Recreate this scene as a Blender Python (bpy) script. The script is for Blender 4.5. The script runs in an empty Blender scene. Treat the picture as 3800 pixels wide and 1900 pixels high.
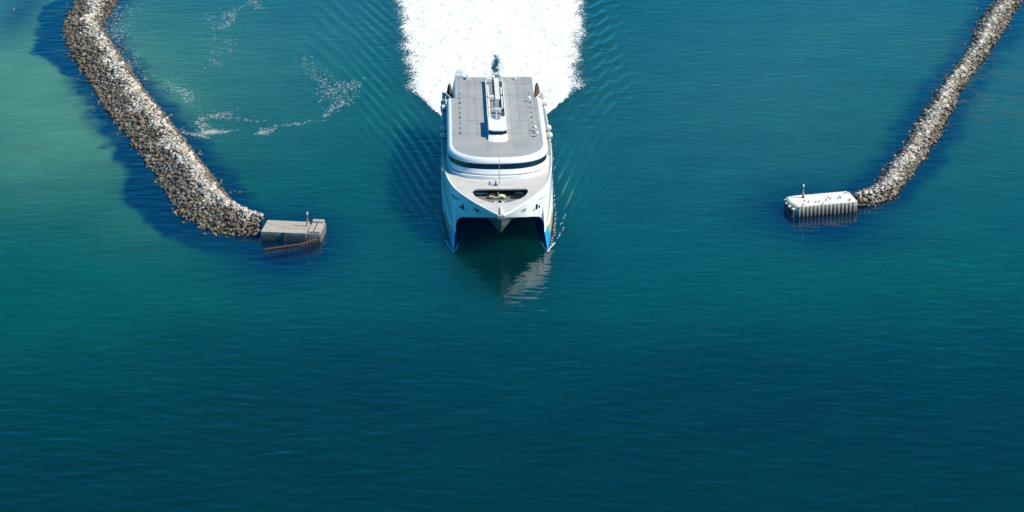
import bpy, bmesh, math, random
import numpy as np
from mathutils import Vector, Matrix
from mathutils.geometry import tessellate_polygon

random.seed(7); RNG = np.random.default_rng(7)
SC = bpy.context.scene; COL = SC.collection
R = math.radians

# ------------------------------------------------------------------ camera, sky, sun, exposure
CAM_F, CAM_PITCH, CAM_H = 9500.0, R(19.7), 238.0
cd = bpy.data.cameras.new('camera'); cam = bpy.data.objects.new('camera', cd); COL.objects.link(cam)
cam.location = (0, 0, CAM_H); cam.rotation_euler = (R(90) - CAM_PITCH, 0, 0)
cd.sensor_width = 36; cd.lens = 36 * CAM_F / 3800; cd.clip_start = 1; cd.clip_end = 30000
SC.camera = cam
SUN_EL, SUN_AZ = R(46), R(12)            # azimuth: from +X turned towards the camera
SUN = Vector((math.cos(SUN_EL) * math.cos(SUN_AZ), -math.cos(SUN_EL) * math.sin(SUN_AZ), math.sin(SUN_EL)))
W = bpy.data.worlds.new('World'); SC.world = W; W.use_nodes = True
nt = W.node_tree; sky = nt.nodes.new('ShaderNodeTexSky'); sky.sky_type = 'NISHITA'; sky.sun_disc = False
sky.sun_elevation = SUN_EL; sky.sun_rotation = R(90) + SUN_AZ
sky.air_density = 1.0; sky.dust_density = 0.3; sky.ozone_density = 3.0; sky.altitude = 200
wb = nt.nodes.new('ShaderNodeMixRGB'); wb.blend_type = 'MULTIPLY'; wb.inputs[0].default_value = 1; wb.inputs[2].default_value = (.11, 1.10, 1.58, 1)   # camera white balance
nt.links.new(sky.outputs[0], wb.inputs[1]); nt.links.new(wb.outputs[0], nt.nodes['Background'].inputs[0]); nt.nodes['Background'].inputs[1].default_value = 0.085
ld = bpy.data.lights.new('sun', 'SUN'); ld.energy = 5.0; ld.angle = R(0.5); ld.color = (1, 0.91, 0.70)
lo = bpy.data.objects.new('sun', ld); COL.objects.link(lo); lo.rotation_euler = (-SUN).to_track_quat('-Z', 'Y').to_euler()
lo.location = (300, 600, 300)
SC.view_settings.view_transform = 'Standard'; SC.view_settings.look = 'None'
SC.view_settings.exposure = 0.12; SC.view_settings.gamma = 1.0
try: SC.view_settings.use_curve_mapping = False
except Exception: pass
SC.cycles.max_bounces = 6

# ------------------------------------------------------------------ helpers
def survey(px, py, z=0.0):
    """ground survey: a bearing measured on the photograph -> a point of the place at height z"""
    x = px - 1900; y = 950 - py
    d = (x, CAM_F * math.cos(CAM_PITCH) + y * math.sin(CAM_PITCH), -CAM_F * math.sin(CAM_PITCH) + y * math.cos(CAM_PITCH))
    t = (z - CAM_H) / d[2]
    return d[0] * t, d[1] * t
def hash2(ix, iy, seed):
    n = (ix.astype(np.int64) * 374761393 + iy.astype(np.int64) * 668265263 + seed * 1442695041) & 0xffffffff
    n = ((n ^ (n >> 13)) * 1274126177) & 0xffffffff
    n = n ^ (n >> 16)
    return (n & 0xffff) / 65535.0
def vnoise(x, y, seed=0):
    ix = np.floor(x); iy = np.floor(y); fx = x - ix; fy = y - iy
    fx = fx * fx * (3 - 2 * fx); fy = fy * fy * (3 - 2 * fy)
    a = hash2(ix, iy, seed); b = hash2(ix + 1, iy, seed); c = hash2(ix, iy + 1, seed); d = hash2(ix + 1, iy + 1, seed)
    return (a * (1 - fx) + b * fx) * (1 - fy) + (c * (1 - fx) + d * fx) * fy
def fbm(x, y, seed=0, o=4):
    s = 0; a = .5
    for k in range(o):
        s = s + a * vnoise(x * 2 ** k, y * 2 ** k, seed + 17 * k); a *= .5
    return s / (1 - .5 ** o)
def sstep(a, b, x):
    t = np.clip((x - a) / (b - a), 0, 1); return t * t * (3 - 2 * t)
def np_mesh(name, V, Fc, n=4):
    me = bpy.data.meshes.new(name); V = np.asarray(V, np.float32); Fc = np.asarray(Fc, np.int32)
    me.vertices.add(len(V)); me.vertices.foreach_set('co', V.ravel())
    me.loops.add(Fc.size); me.loops.foreach_set('vertex_index', Fc.ravel())
    me.polygons.add(len(Fc)); me.polygons.foreach_set('loop_start', np.arange(len(Fc), dtype=np.int32) * n)
    me.update(calc_edges=True); me.validate()
    return me
class MB:
    def __init__(s): s.v = []; s.f = []; s.m = []; s.cm = 0
    def add(s, vs, fs):
        o = len(s.v); s.v += [tuple(p) for p in vs]
        for f in fs: s.f.append([o + i for i in f]); s.m.append(s.cm)
        return s
    def box(s, x0, x1, y0, y1, z0, z1, top=None):
        t = top or (x0, x1, y0, y1)
        return s.add([(x0, y0, z0), (x1, y0, z0), (x1, y1, z0), (x0, y1, z0), (t[0], t[2], z1), (t[1], t[2], z1), (t[1], t[3], z1), (t[0], t[3], z1)],
                     [(3, 2, 1, 0), (4, 5, 6, 7), (0, 1, 5, 4), (1, 2, 6, 5), (2, 3, 7, 6), (3, 0, 4, 7)])
    def tube(s, pts, r, n=8, r1=None, cap=True):
        pts = [Vector(p) for p in pts]; rings = []
        for i, p in enumerate(pts):
            d = (pts[min(i + 1, len(pts) - 1)] - pts[max(i - 1, 0)]).normalized()
            a = d.cross(Vector((0, 0, 1)) if abs(d.z) < .9 else Vector((1, 0, 0))).normalized(); b = d.cross(a)
            rr = r if r1 is None else r + (r1 - r) * i / (len(pts) - 1)
            rings.append([p + a * rr * math.cos(2 * math.pi * k / n) + b * rr * math.sin(2 * math.pi * k / n) for k in range(n)])
        vs = [q for rg in rings for q in rg]; fs = []
        for i in range(len(pts) - 1):
            for k in range(n): fs.append((i * n + k, i * n + (k + 1) % n, (i + 1) * n + (k + 1) % n, (i + 1) * n + k))
        if cap: fs.append(tuple(range(n))[::-1]); fs.append(tuple((len(pts) - 1) * n + k for k in range(n)))
        return s.add(vs, fs)
    def lathe(s, prof, c=(0, 0, 0), n=14):
        vs = []; fs = []
        for r, z in prof:
            for k in range(n): vs.append((c[0] + r * math.cos(2 * math.pi * k / n), c[1] + r * math.sin(2 * math.pi * k / n), c[2] + z))
        for i in range(len(prof) - 1):
            for k in range(n): fs.append((i * n + k, i * n + (k + 1) % n, (i + 1) * n + (k + 1) % n, (i + 1) * n + k))
        fs.append(tuple((len(prof) - 1) * n + k for k in range(n))); fs.append(tuple(range(n))[::-1])
        return s.add(vs, fs)
    def grid(s, P):      # P[i][j] -> points
        m = len(P[0]); vs = [q for row in P for q in row]
        return s.add(vs, [(i * m + j, i * m + j + 1, (i + 1) * m + j + 1, (i + 1) * m + j) for i in range(len(P) - 1) for j in range(m - 1)])
    def prism(s, poly, z0, z1, bottom=True):
        n = len(poly); vs = [(x, y, z0) for x, y in poly] + [(x, y, z1) for x, y in poly]
        fs = [(i, (i + 1) % n, n + (i + 1) % n, n + i) for i in range(n)] + [tuple(range(n, 2 * n))]
        if bottom: fs.append(tuple(range(n))[::-1])
        return s.add(vs, fs)
    def build(s, name, mat, parent=None, smooth=False, fix=True, bevel=0, loc=None):
        me = bpy.data.meshes.new(name); me.from_pydata(s.v, [], s.f); me.update()
        if fix or bevel:
            bm = bmesh.new(); bm.from_mesh(me)
            if fix: bmesh.ops.recalc_face_normals(bm, faces=bm.faces)
            if bevel: bmesh.ops.bevel(bm, geom=[e for e in bm.edges if e.is_manifold and e.calc_face_angle(0) > .5], offset=bevel, segments=2, affect='EDGES', profile=.6)
            bm.to_mesh(me); bm.free()
        for m in (mat if isinstance(mat, (list, tuple)) else [mat]): me.materials.append(m)
        if not bevel and len(s.m) == len(me.polygons): me.polygons.foreach_set('material_index', s.m)
        if smooth: me.polygons.foreach_set('use_smooth', [True] * len(me.polygons))
        o = bpy.data.objects.new(name, me); COL.objects.link(o)
        if parent: o.parent = parent
        if loc: o.location = loc
        return o
def tag(o, label=None, cat=None, group=None, kind=None):
    if label: o['label'] = label
    if cat: o['category'] = cat
    if group: o['group'] = group
    if kind: o['kind'] = kind
    return o
def empty(name, loc, rz=0, **k):
    o = bpy.data.objects.new(name, None); COL.objects.link(o); o.location = loc; o.rotation_euler = (0, 0, rz); o.empty_display_size = .5
    return tag(o, **k)

# ------------------------------------------------------------------ materials
class N:
    def __init__(s, name):
        s.m = bpy.data.materials.new(name); s.m.use_nodes = True; s.t = s.m.node_tree; s.b = s.t.nodes['Principled BSDF']
    def n(s, t, **k):
        x = s.t.nodes.new('ShaderNode' + t)
        for a, b in k.items(): setattr(x, a, b)
        return x
    def l(s, a, b): s.t.links.new(a, b)
    def coord(s): return s.n('TexCoord').outputs['Object']
    def noise(s, scale, detail=4, vec=None, rough=.55, sc=None):
        x = s.n('TexNoise'); x.inputs['Scale'].default_value = scale; x.inputs['Detail'].default_value = detail; x.inputs['Roughness'].default_value = rough
        v = vec or s.coord()
        if sc:
            mp = s.n('Mapping'); mp.inputs['Scale'].default_value = sc; s.l(v, mp.inputs[0]); v = mp.outputs[0]
        s.l(v, x.inputs['Vector']); return x.outputs[0]
    def ramp(s, f, stops):
        r = s.n('ValToRGB'); e = r.color_ramp.elements
        while len(e) < len(stops): e.new(.5)
        for k, (p, c) in enumerate(stops): e[k].position = p; e[k].color = (*c, 1) if len(c) == 3 else c
        s.l(f, r.inputs[0]); return r.outputs[0]
    def math(s, op, a, b=None, c=None):
        x = s.n('Math', operation=op)
        for k, v in enumerate((a, b, c)):
            if v is None: continue
            if isinstance(v, (int, float)): x.inputs[k].default_value = v
            else: s.l(v, x.inputs[k])
        return x.outputs[0]
    def mix(s, f, a, b, mode='MIX'):
        x = s.n('MixRGB', blend_type=mode)
        for k, v in enumerate((f, a, b)):
            if isinstance(v, (int, float)): x.inputs[k].default_value = v
            elif isinstance(v, tuple): x.inputs[k].default_value = (*v, 1)
            else: s.l(v, x.inputs[k])
        return x.outputs[0]
    def xyz(s):
        x = s.n('SeparateXYZ'); s.l(s.coord(), x.inputs[0]); return x.outputs
    def line(s, co, step, w, off=0.0):      # 1 on thin lines every step
        f = s.math('FRACT', s.math('DIVIDE', s.math('ADD', co, 1000 * step + off), step))
        return s.math('LESS_THAN', f, w / step)
    def bump(s, h, strength=.3, dist=.05):
        b = s.n('Bump'); b.inputs['Strength'].default_value = strength; b.inputs['Distance'].default_value = dist
        s.l(h, b.inputs['Height']); s.l(b.outputs[0], s.b.inputs['Normal'])
    def col(s, c):
        if isinstance(c, tuple): s.b.inputs['Base Color'].default_value = (*c, 1)
        else: s.l(c, s.b.inputs['Base Color'])
    def rough(s, r, metal=0, spec=None):
        s.b.inputs['Roughness'].default_value = r; s.b.inputs['Metallic'].default_value = metal
        if spec is not None: s.b.inputs['Specular IOR Level'].default_value = spec
def simple(name, c, rough=.5, var=.15, scale=1.5, metal=0, spec=.4):
    m = N(name); n = m.noise(scale, 5)
    m.col(m.ramp(n, [(.3, tuple(x * (1 - var) for x in c)), (.7, tuple(min(1, x * (1 + var)) for x in c))])); m.rough(rough, metal, spec); return m.m
M = {}
M['white'] = simple('white_paint', (.86, .86, .85), .35, .02, .3)
M['offwhite'] = simple('cream_paint', (.74, .72, .66), .5, .06, .8)
M['grey'] = simple('grey_paint', (.36, .36, .36), .55, .08)
M['floor'] = simple('grey_car_deck_paint', (.2, .2, .2), .6, .1)
M['dark'] = simple('dark_rubber', (.03, .03, .035), .6, .2)
M['dgrey'] = simple('dark_grey_paint', (.12, .125, .13), .55, .15)
M['rust'] = simple('rusty_steel', (.125, .07, .055), .85, .45, 2.5)
M['ink'] = simple('navy_lettering', (.025, .05, .13), .5, .1)
M['glassdark'] = simple('tinted_glass', (.006, .011, .022), .08, .1, spec=.5)
M['black'] = simple('black_paint', (.015, .015, .017), .5, .2)
M['orange'] = simple('orange_paint', (.62, .25, .05), .45, .12)
M['blue'] = simple('blue_shade_tint', (.03, .2, .62), .5, .1)
M['yellow'] = simple('yellow_paint', (.75, .6, .15), .45, .1)
M['cream_car'] = simple('cream_car_paint', (.72, .68, .42), .25, .03)
M['red_leather'] = simple('red_leather', (.2, .035, .025), .5, .15)
M['dark_car'] = simple('dark_car_paint', (.03, .045, .055), .2, .1)
M['grey_car'] = simple('silver_car_paint', (.3, .3, .33), .25, .05)
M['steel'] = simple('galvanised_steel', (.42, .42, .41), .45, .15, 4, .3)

def mat_roof():
    m = N('grey_roof_panels'); x, y, z = m.xyz()
    n1 = m.noise(.12, 5); n2 = m.noise(1.3, 4, sc=(1, .12, 1))
    base = m.ramp(n1, [(.3, (.325, .325, .33)), (.7, (.42, .418, .415))])
    base = m.mix(.22, base, m.ramp(n2, [(.3, (.27, .27, .27)), (.7, (.5, .5, .49))]))
    ax = m.math('ABSOLUTE', x)
    rib = m.line(x, .62, .12)
    ribmask = m.math('MULTIPLY', rib, m.math('MAXIMUM', m.math('MULTIPLY', m.math('GREATER_THAN', ax, 7.2), m.math('GREATER_THAN', y, 92.5)), m.math('LESS_THAN', y, 55)))
    ribmask = m.math('MULTIPLY', ribmask, m.math('ADD', .14, m.math('MULTIPLY', m.math('GREATER_THAN', y, 92.5), .45)))
    base = m.mix(ribmask, base, (.16, .16, .165))
    ln = m.math('MAXIMUM', m.math('MULTIPLY', m.line(x, 2.55, .11, .6), m.math('GREATER_THAN', y, 52)), m.math('MULTIPLY', m.line(y, 13.3, .3, 12), m.math('GREATER_THAN', y, 50)))
    base = m.mix(m.math('MULTIPLY', ln, .8), base, (.11, .11, .11))
    pn = m.n('TexWhiteNoise', noise_dimensions='2D'); cv = m.n('CombineXYZ')
    m.l(m.math('FLOOR', m.math('DIVIDE', m.math('ADD', x, 1000.6), 2.55)), cv.inputs[0]); m.l(m.math('FLOOR', m.math('DIVIDE', m.math('ADD', y, 1012), 13.3)), cv.inputs[1])
    m.l(cv.outputs[0], pn.inputs['Vector'])
    base = m.mix(.16, base, m.ramp(pn.outputs[0], [(0, (.28, .28, .29)), (1, (.5, .5, .49))]))
    m.col(base); m.rough(.6, 0, .3); m.bump(rib, .2, .03); return m.m
M['roof'] = mat_roof()
def mat_foredeck():
    m = N('pale_foredeck_planks'); x, y, z = m.xyz()
    n1 = m.noise(.3, 5); n2 = m.noise(2.2, 4, sc=(.25, 1, 1))
    base = m.ramp(n1, [(.3, (.57, .545, .52)), (.7, (.68, .655, .625))])
    base = m.mix(.25, base, m.ramp(n2, [(.3, (.4, .4, .4)), (.7, (.72, .7, .68))]))
    br = m.n('TexBrick'); br.inputs['Scale'].default_value = 1; br.inputs['Brick Width'].default_value = 4.6; br.inputs['Row Height'].default_value = 1.15
    br.inputs['Mortar Size'].default_value = .06; br.inputs['Color1'].default_value = (1, 1, 1, 1); br.inputs['Color2'].default_value = (.9, .9, .9, 1); br.inputs['Mortar'].default_value = (.62, .62, .62, 1)
    m.l(m.coord(), br.inputs['Vector']); base = m.mix(.75, base, br.outputs[0], 'MULTIPLY')
    m.col(base); m.rough(.65, 0, .3); return m.m
M['foredeck'] = mat_foredeck()
def mat_hull():
    m = N('hull_paint'); x, y, z = m.xyz()
    n = m.noise(.7, 4, sc=(1, .3, 1)); n2 = m.noise(1.6, 3, sc=(1, .5, 1))
    white = m.ramp(n, [(.3, (.88, .89, .89)), (.7, (.92, .92, .91))])
    ax = m.math('ABSOLUTE', x)
    blue = m.ramp(n2, [(.3, (.015, .24, .56)), (.7, (.02, .34, .68))])
    gold = m.ramp(n2, [(.35, (.42, .33, .06)), (.65, (.66, .56, .22))])
    yy = m.math('ADD', y, m.math('MULTIPLY', m.math('SUBTRACT', n2, .5), 5))
    outer = m.math('GREATER_THAN', ax, m.math('ADD', 12.95, 0.0))
    low = m.math('LESS_THAN', z, m.math('SUBTRACT', m.math('MULTIPLY', yy, .30), 0.2))      # below the stripe rising aft
    low2 = m.math('LESS_THAN', z, m.math('ADD', 2.9, m.math('MULTIPLY', n2, 1.6)))
    gmask = m.math('MULTIPLY', m.math('MULTIPLY', outer, m.math('LESS_THAN', yy, 33)), m.math('MULTIPLY', m.math('MULTIPLY', low, low2), m.math('GREATER_THAN', yy, 16.5)))
    bmask = m.math('MULTIPLY', m.math('LESS_THAN', z, m.math('ADD', .8, m.math('MULTIPLY', m.math('SUBTRACT', y, 6), .32))), m.math('MULTIPLY', m.math('LESS_THAN', z, 4.3), m.math('LESS_THAN', y, 17)))
    dark = m.math('MULTIPLY', m.math('LESS_THAN', z, 1.1), m.math('GREATER_THAN', y, 17.9))
    c = m.mix(gmask, white, gold)
    c = m.mix(bmask, c, blue); c = m.mix(dark, c, (.03, .05, .09))
    m.col(c); m.rough(.3, 0, .45); return m.m
M['hull'] = mat_hull()
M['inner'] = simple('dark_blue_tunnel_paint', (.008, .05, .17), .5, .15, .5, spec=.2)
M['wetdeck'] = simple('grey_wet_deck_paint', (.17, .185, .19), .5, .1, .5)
def mat_exhaust():
    m = N('sooty_exhaust'); n = m.noise(.9, 4); x, y, z = m.xyz()
    f = m.math('ADD', m.math('MULTIPLY', m.math('SUBTRACT', z, 15), .17), m.math('MULTIPLY', n, .5))
    m.col(m.ramp(f, [(.2, (.46, .42, .35)), (.5, (.3, .22, .14)), (.75, (.13, .08, .06)), (1, (.05, .035, .03))])); m.rough(.6, .3); return m.m
M['exhaust'] = mat_exhaust()
def mat_concrete(name, c, stain_shade, amt=1.0):
    m = N(name); n = m.noise(.8, 6); n2 = m.noise(5, 4); geo = m.n('NewGeometry'); sp = m.n('SeparateXYZ'); m.l(geo.outputs['Position'], sp.inputs[0])
    base = m.ramp(n, [(.3, tuple(v * .78 for v in c)), (.7, tuple(min(v * 1.18, .9) for v in c))])
    base = m.mix(.35, base, m.ramp(n2, [(.35, tuple(v * .6 for v in c)), (.65, tuple(min(v * 1.3, .92) for v in c))]))
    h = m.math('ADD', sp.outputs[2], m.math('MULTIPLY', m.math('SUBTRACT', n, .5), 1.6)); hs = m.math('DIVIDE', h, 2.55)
    base = m.mix(m.ramp(hs, [(.15, (.95 * amt,) * 3), (.6, (.75 * amt ** 2,) * 3), (.95, (0, 0, 0))]) if stain_shade else 0.0, base, (.13, .10, .085))  # brown waterline staining plus painted shade of the wall, darker towards the bottom
    alg = m.math('LESS_THAN', h, .22); base = m.mix(m.math('MULTIPLY', alg, .75), base, (.10, .095, .02))
    m.col(base); m.rough(.85, 0, .2); m.bump(n2, .35, .05); return m.m
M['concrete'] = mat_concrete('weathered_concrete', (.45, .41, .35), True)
M['guano'] = mat_concrete('white_stained_concrete', (.90, .85, .77), False)
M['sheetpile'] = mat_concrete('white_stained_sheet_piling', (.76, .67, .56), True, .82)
def mat_rock():
    m = N('breakwater_rock'); a = m.n('Attribute', attribute_name='tone'); n = m.noise(1.7, 4); n2 = m.noise(6, 3)
    f = m.ramp(n, [(.3, (.62, .62, .62)), (.7, (1.25, 1.25, 1.25))])
    c = m.mix(1, a.outputs['Color'], f, 'MULTIPLY'); m.col(c); m.rough(.85, 0, .25); m.bump(n2, .4, .08); return m.m
M['rock'] = mat_rock()
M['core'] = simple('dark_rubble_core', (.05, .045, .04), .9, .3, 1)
def mat_foam(name, edge):
    m = N(name); geo = m.n('NewGeometry').outputs['Position']; cov = m.n('Attribute', attribute_name='cov').outputs['Fac']
    n = m.noise(.22, 6, geo, .65, (1.3, .8, 1)); n2 = m.noise(1.1, 6, geo, .7, (1.5, .7, 1)); n3 = m.noise(2.6, 5, geo, .65, (1.3, .7, 1))
    f = m.math('ADD', m.math('MULTIPLY', n, .45), m.math('MULTIPLY', n2, .55))
    m.col(m.ramp(f, [(.33, (.34, .45, .47)), (.42, (.62, .68, .68)), (.50, (.9, .9, .89))])); m.rough(.9, 0, .1); m.bump(n2, .5, .4)
    a = m.math('ADD', cov, m.math('MULTIPLY', m.math('SUBTRACT', m.math('ADD', m.math('MULTIPLY', n2, .75), m.math('MULTIPLY', n3, .25)), .5), edge))
    r = m.n('MapRange', interpolation_type='SMOOTHSTEP'); r.inputs[1].default_value = .30; r.inputs[2].default_value = .80; m.l(a, r.inputs[0]); m.l(r.outputs[0], m.b.inputs['Alpha']); return m.m
M['foam'] = mat_foam('white_foam', 3.0)
M['spray'] = simple('white_spray', (.85, .87, .87), .9, .05, spec=.1)
M['drift'] = simple('drifting_foam', (.62, .64, .62), .9, .12, 1, spec=.1); M['drift'].node_tree.nodes['Principled BSDF'].inputs['Alpha'].default_value = .5
def mat_water():
    m = N('sea_water'); a = m.n('Attribute', attribute_name='wcol'); geo = m.n('NewGeometry').outputs['Position']
    n1 = m.noise(.5, 2, geo, .45, (.6, 1.2, 1)); n2 = m.noise(1.5, 2, geo, .5, (.7, 1.4, 1)); n3 = m.noise(.06, 4, geo, .6, (.7, 1, 1))
    c = m.mix(1, a.outputs['Color'], m.ramp(n3, [(.3, (.86, .86, .88)), (.7, (1.12, 1.12, 1.1))]), 'MULTIPLY')
    m.col(c); m.rough(.03); m.b.subsurface_method = 'BURLEY'; m.b.inputs['Subsurface Weight'].default_value = 1; m.b.inputs['Subsurface Radius'].default_value = (.4, 2.2, 4.0); m.b.inputs['Subsurface Scale'].default_value = 15.0; m.b.inputs['IOR'].default_value = 1.33; m.b.inputs['Specular IOR Level'].default_value = .5
    m.bump(m.math('ADD', n1, m.math('MULTIPLY', n2, .16)), 1.0, .065); return m.m
M['water'] = mat_water()

# ------------------------------------------------------------------ ship frame (x = across, y = aft, z = up, origin under the prow)
SHIP_O = survey(1860, 962, 0); SHIP_A = R(1.57)
def s2w(v, u, z=0): return (SHIP_O[0] + math.cos(SHIP_A) * v - math.sin(SHIP_A) * u, SHIP_O[1] + math.sin(SHIP_A) * v + math.cos(SHIP_A) * u, z)
def w2s(X, Y):
    dx = X - SHIP_O[0]; dy = Y - SHIP_O[1]
    return math.cos(SHIP_A) * dx + math.sin(SHIP_A) * dy, -math.sin(SHIP_A) * dx + math.cos(SHIP_A) * dy     # v, u

# ------------------------------------------------------------------ breakwaters: waterline edges (surveyed), profile
K_ = 3800 / 2576
LBW_L = [(x * K_, y * K_) for x, y in [(205, -25), (180, 20), (155, 75), (180, 135), (215, 190), (265, 280), (330, 360), (390, 440), (450, 540), (520, 580), (600, 598), (652, 598)]]
LBW_R = [(x * K_, y * K_) for x, y in [(312, -25), (290, 15), (258, 68), (282, 105), (310, 145), (365, 225), (425, 300), (485, 375), (545, 455), (590, 512), (630, 542), (662, 556)]]
RBW_L = [(3176, 728), (3230, 704), (3258, 678), (3272, 657), (3303, 608), (3317, 587), (3359, 545), (3377, 507), (3401, 455), (3430, 415), (3457, 385), (3483, 329), (3530, 273), (3564, 227), (3601, 174), (3614, 124), (3639, 81), (3666, 40), (3698, 0), (3725, -40)]
RBW_R = [(3184, 772), (3235, 765), (3321, 739), (3342, 702), (3370, 670), (3390, 640), (3422, 601), (3450, 552), (3485, 518), (3505, 470), (3520, 435), (3545, 390), (3564, 338), (3610, 276), (3642, 236), (3679, 183), (3716, 133), (3744, 78), (3775, 25), (3806, -30)]
def arc(pts, n):
    P = np.array(pts, float); d = np.r_[0, np.cumsum(np.hypot(*np.diff(P, axis=0).T))]; t = np.linspace(0, d[-1], n)
    return np.c_[np.interp(t, d, P[:, 0]), np.interp(t, d, P[:, 1])]
def edge(pts): return arc([survey(x, y, 0) for x, y in pts], 400)
BW = {'left': (edge(LBW_L), edge(LBW_R)), 'right': (edge(RBW_L), edge(RBW_R))}
def prof(side, q):
    if side == 'left': return 3.6 * np.interp(q, [-.1, 0, .5, .62, .74, .84, .95, 1, 1.1], [-.3, -.04, .84, 1, .93, .5, .08, -.06, -.3])
    return 2.6 * np.interp(q, [-.1, 0, .35, .5, .62, 1, 1.1], [-.3, 0, .85, 1, .9, 0, -.3])

# ------------------------------------------------------------------ water
def wave_height(X, Y):
    rg = np.random.default_rng(3); h = np.zeros_like(X)
    wx = (fbm(X / 23, Y / 23, 5, 3) - .5) * 5; wy = (fbm(X / 23, Y / 23, 9, 3) - .5) * 5
    env = .45 + 1.1 * fbm(X / 60, Y / 90, 31, 3)
    for k in range(34):
        lam = 1.7 * (1.055 ** k); th = R(94) + rg.normal(0, .34); ph = rg.uniform(0, 6.28); a = .0041 * lam ** .45 * rg.uniform(.5, 1.3) / 1.35
        h += a * np.sin(2 * math.pi / lam * ((X + wx) * math.cos(th) + (Y + wy) * math.sin(th)) + ph)
    h *= env
    v = math.cos(SHIP_A) * (X - SHIP_O[0]) + math.sin(SHIP_A) * (Y - SHIP_O[1]); u = -math.sin(SHIP_A) * (X - SHIP_O[0]) + math.cos(SHIP_A) * (Y - SHIP_O[1])
    nz = (fbm(X / 18, Y / 45, 41, 2) - .5)
    for sgn in (-1, 1):
        q = v * sgn - 14.0; ok = q > -3
        hw = np.clip(1 + .0 * u, 0, 1)
        # narrow fan of divergent crests from the bow
        th = R(9 + 6 * np.clip(q / 40, 0, 1)) if False else R(11)
        for lam, thd, amp, q0, qw, u0, u1 in ((2.3, 8, .10, 6, 7, 8, 130), (3.0, 11, .15, 12, 9, 15, 200), (3.9, 16, .17, 17, 8, 90, 330)) + (((7.5, 34, .17, 17, 8, 130, 360),) if sgn > 0 else ((6.5, 20, .12, 27, 9, 150, 340),)):
            ph = 2 * math.pi / lam * (q * math.cos(R(thd)) - u * math.sin(R(thd)) + nz * 3.5)
            e = np.exp(-((q - q0 * np.clip(u / 110, .25, 1.6)) / qw) ** 2) * sstep(u0, u0 + 40, u) * (1 - sstep(u1 - 60, u1, u))
            h += np.where(ok, 1.15 * (.35 + 1.2 * fbm(X / 25, Y / 40, 77, 3)) * amp * e * (1 - 2 * np.abs(np.sin(ph / 2)) ** 1.2), 0)
    return h
def poly_dist(X, Y, P):     # distance of points to a polyline
    best = np.full(X.shape, 1e9)
    for (x0, y0), (x1, y1) in zip(P[:-1], P[1:]):
        dx, dy = x1 - x0, y1 - y0; L = dx * dx + dy * dy + 1e-9
        t = np.clip(((X - x0) * dx + (Y - y0) * dy) / L, 0, 1); best = np.minimum(best, np.hypot(X - x0 - t * dx, Y - y0 - t * dy))
    return best
def in_poly(X, Y, P):
    ins = np.zeros(X.shape, bool); n = len(P)
    for i in range(n):
        x0, y0 = P[i]; x1, y1 = P[(i + 1) % n]
        c = ((y0 > Y) != (y1 > Y)) & (X < (x1 - x0) * (Y - y0) / (y1 - y0 + 1e-12) + x0); ins ^= c
    return ins
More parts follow.
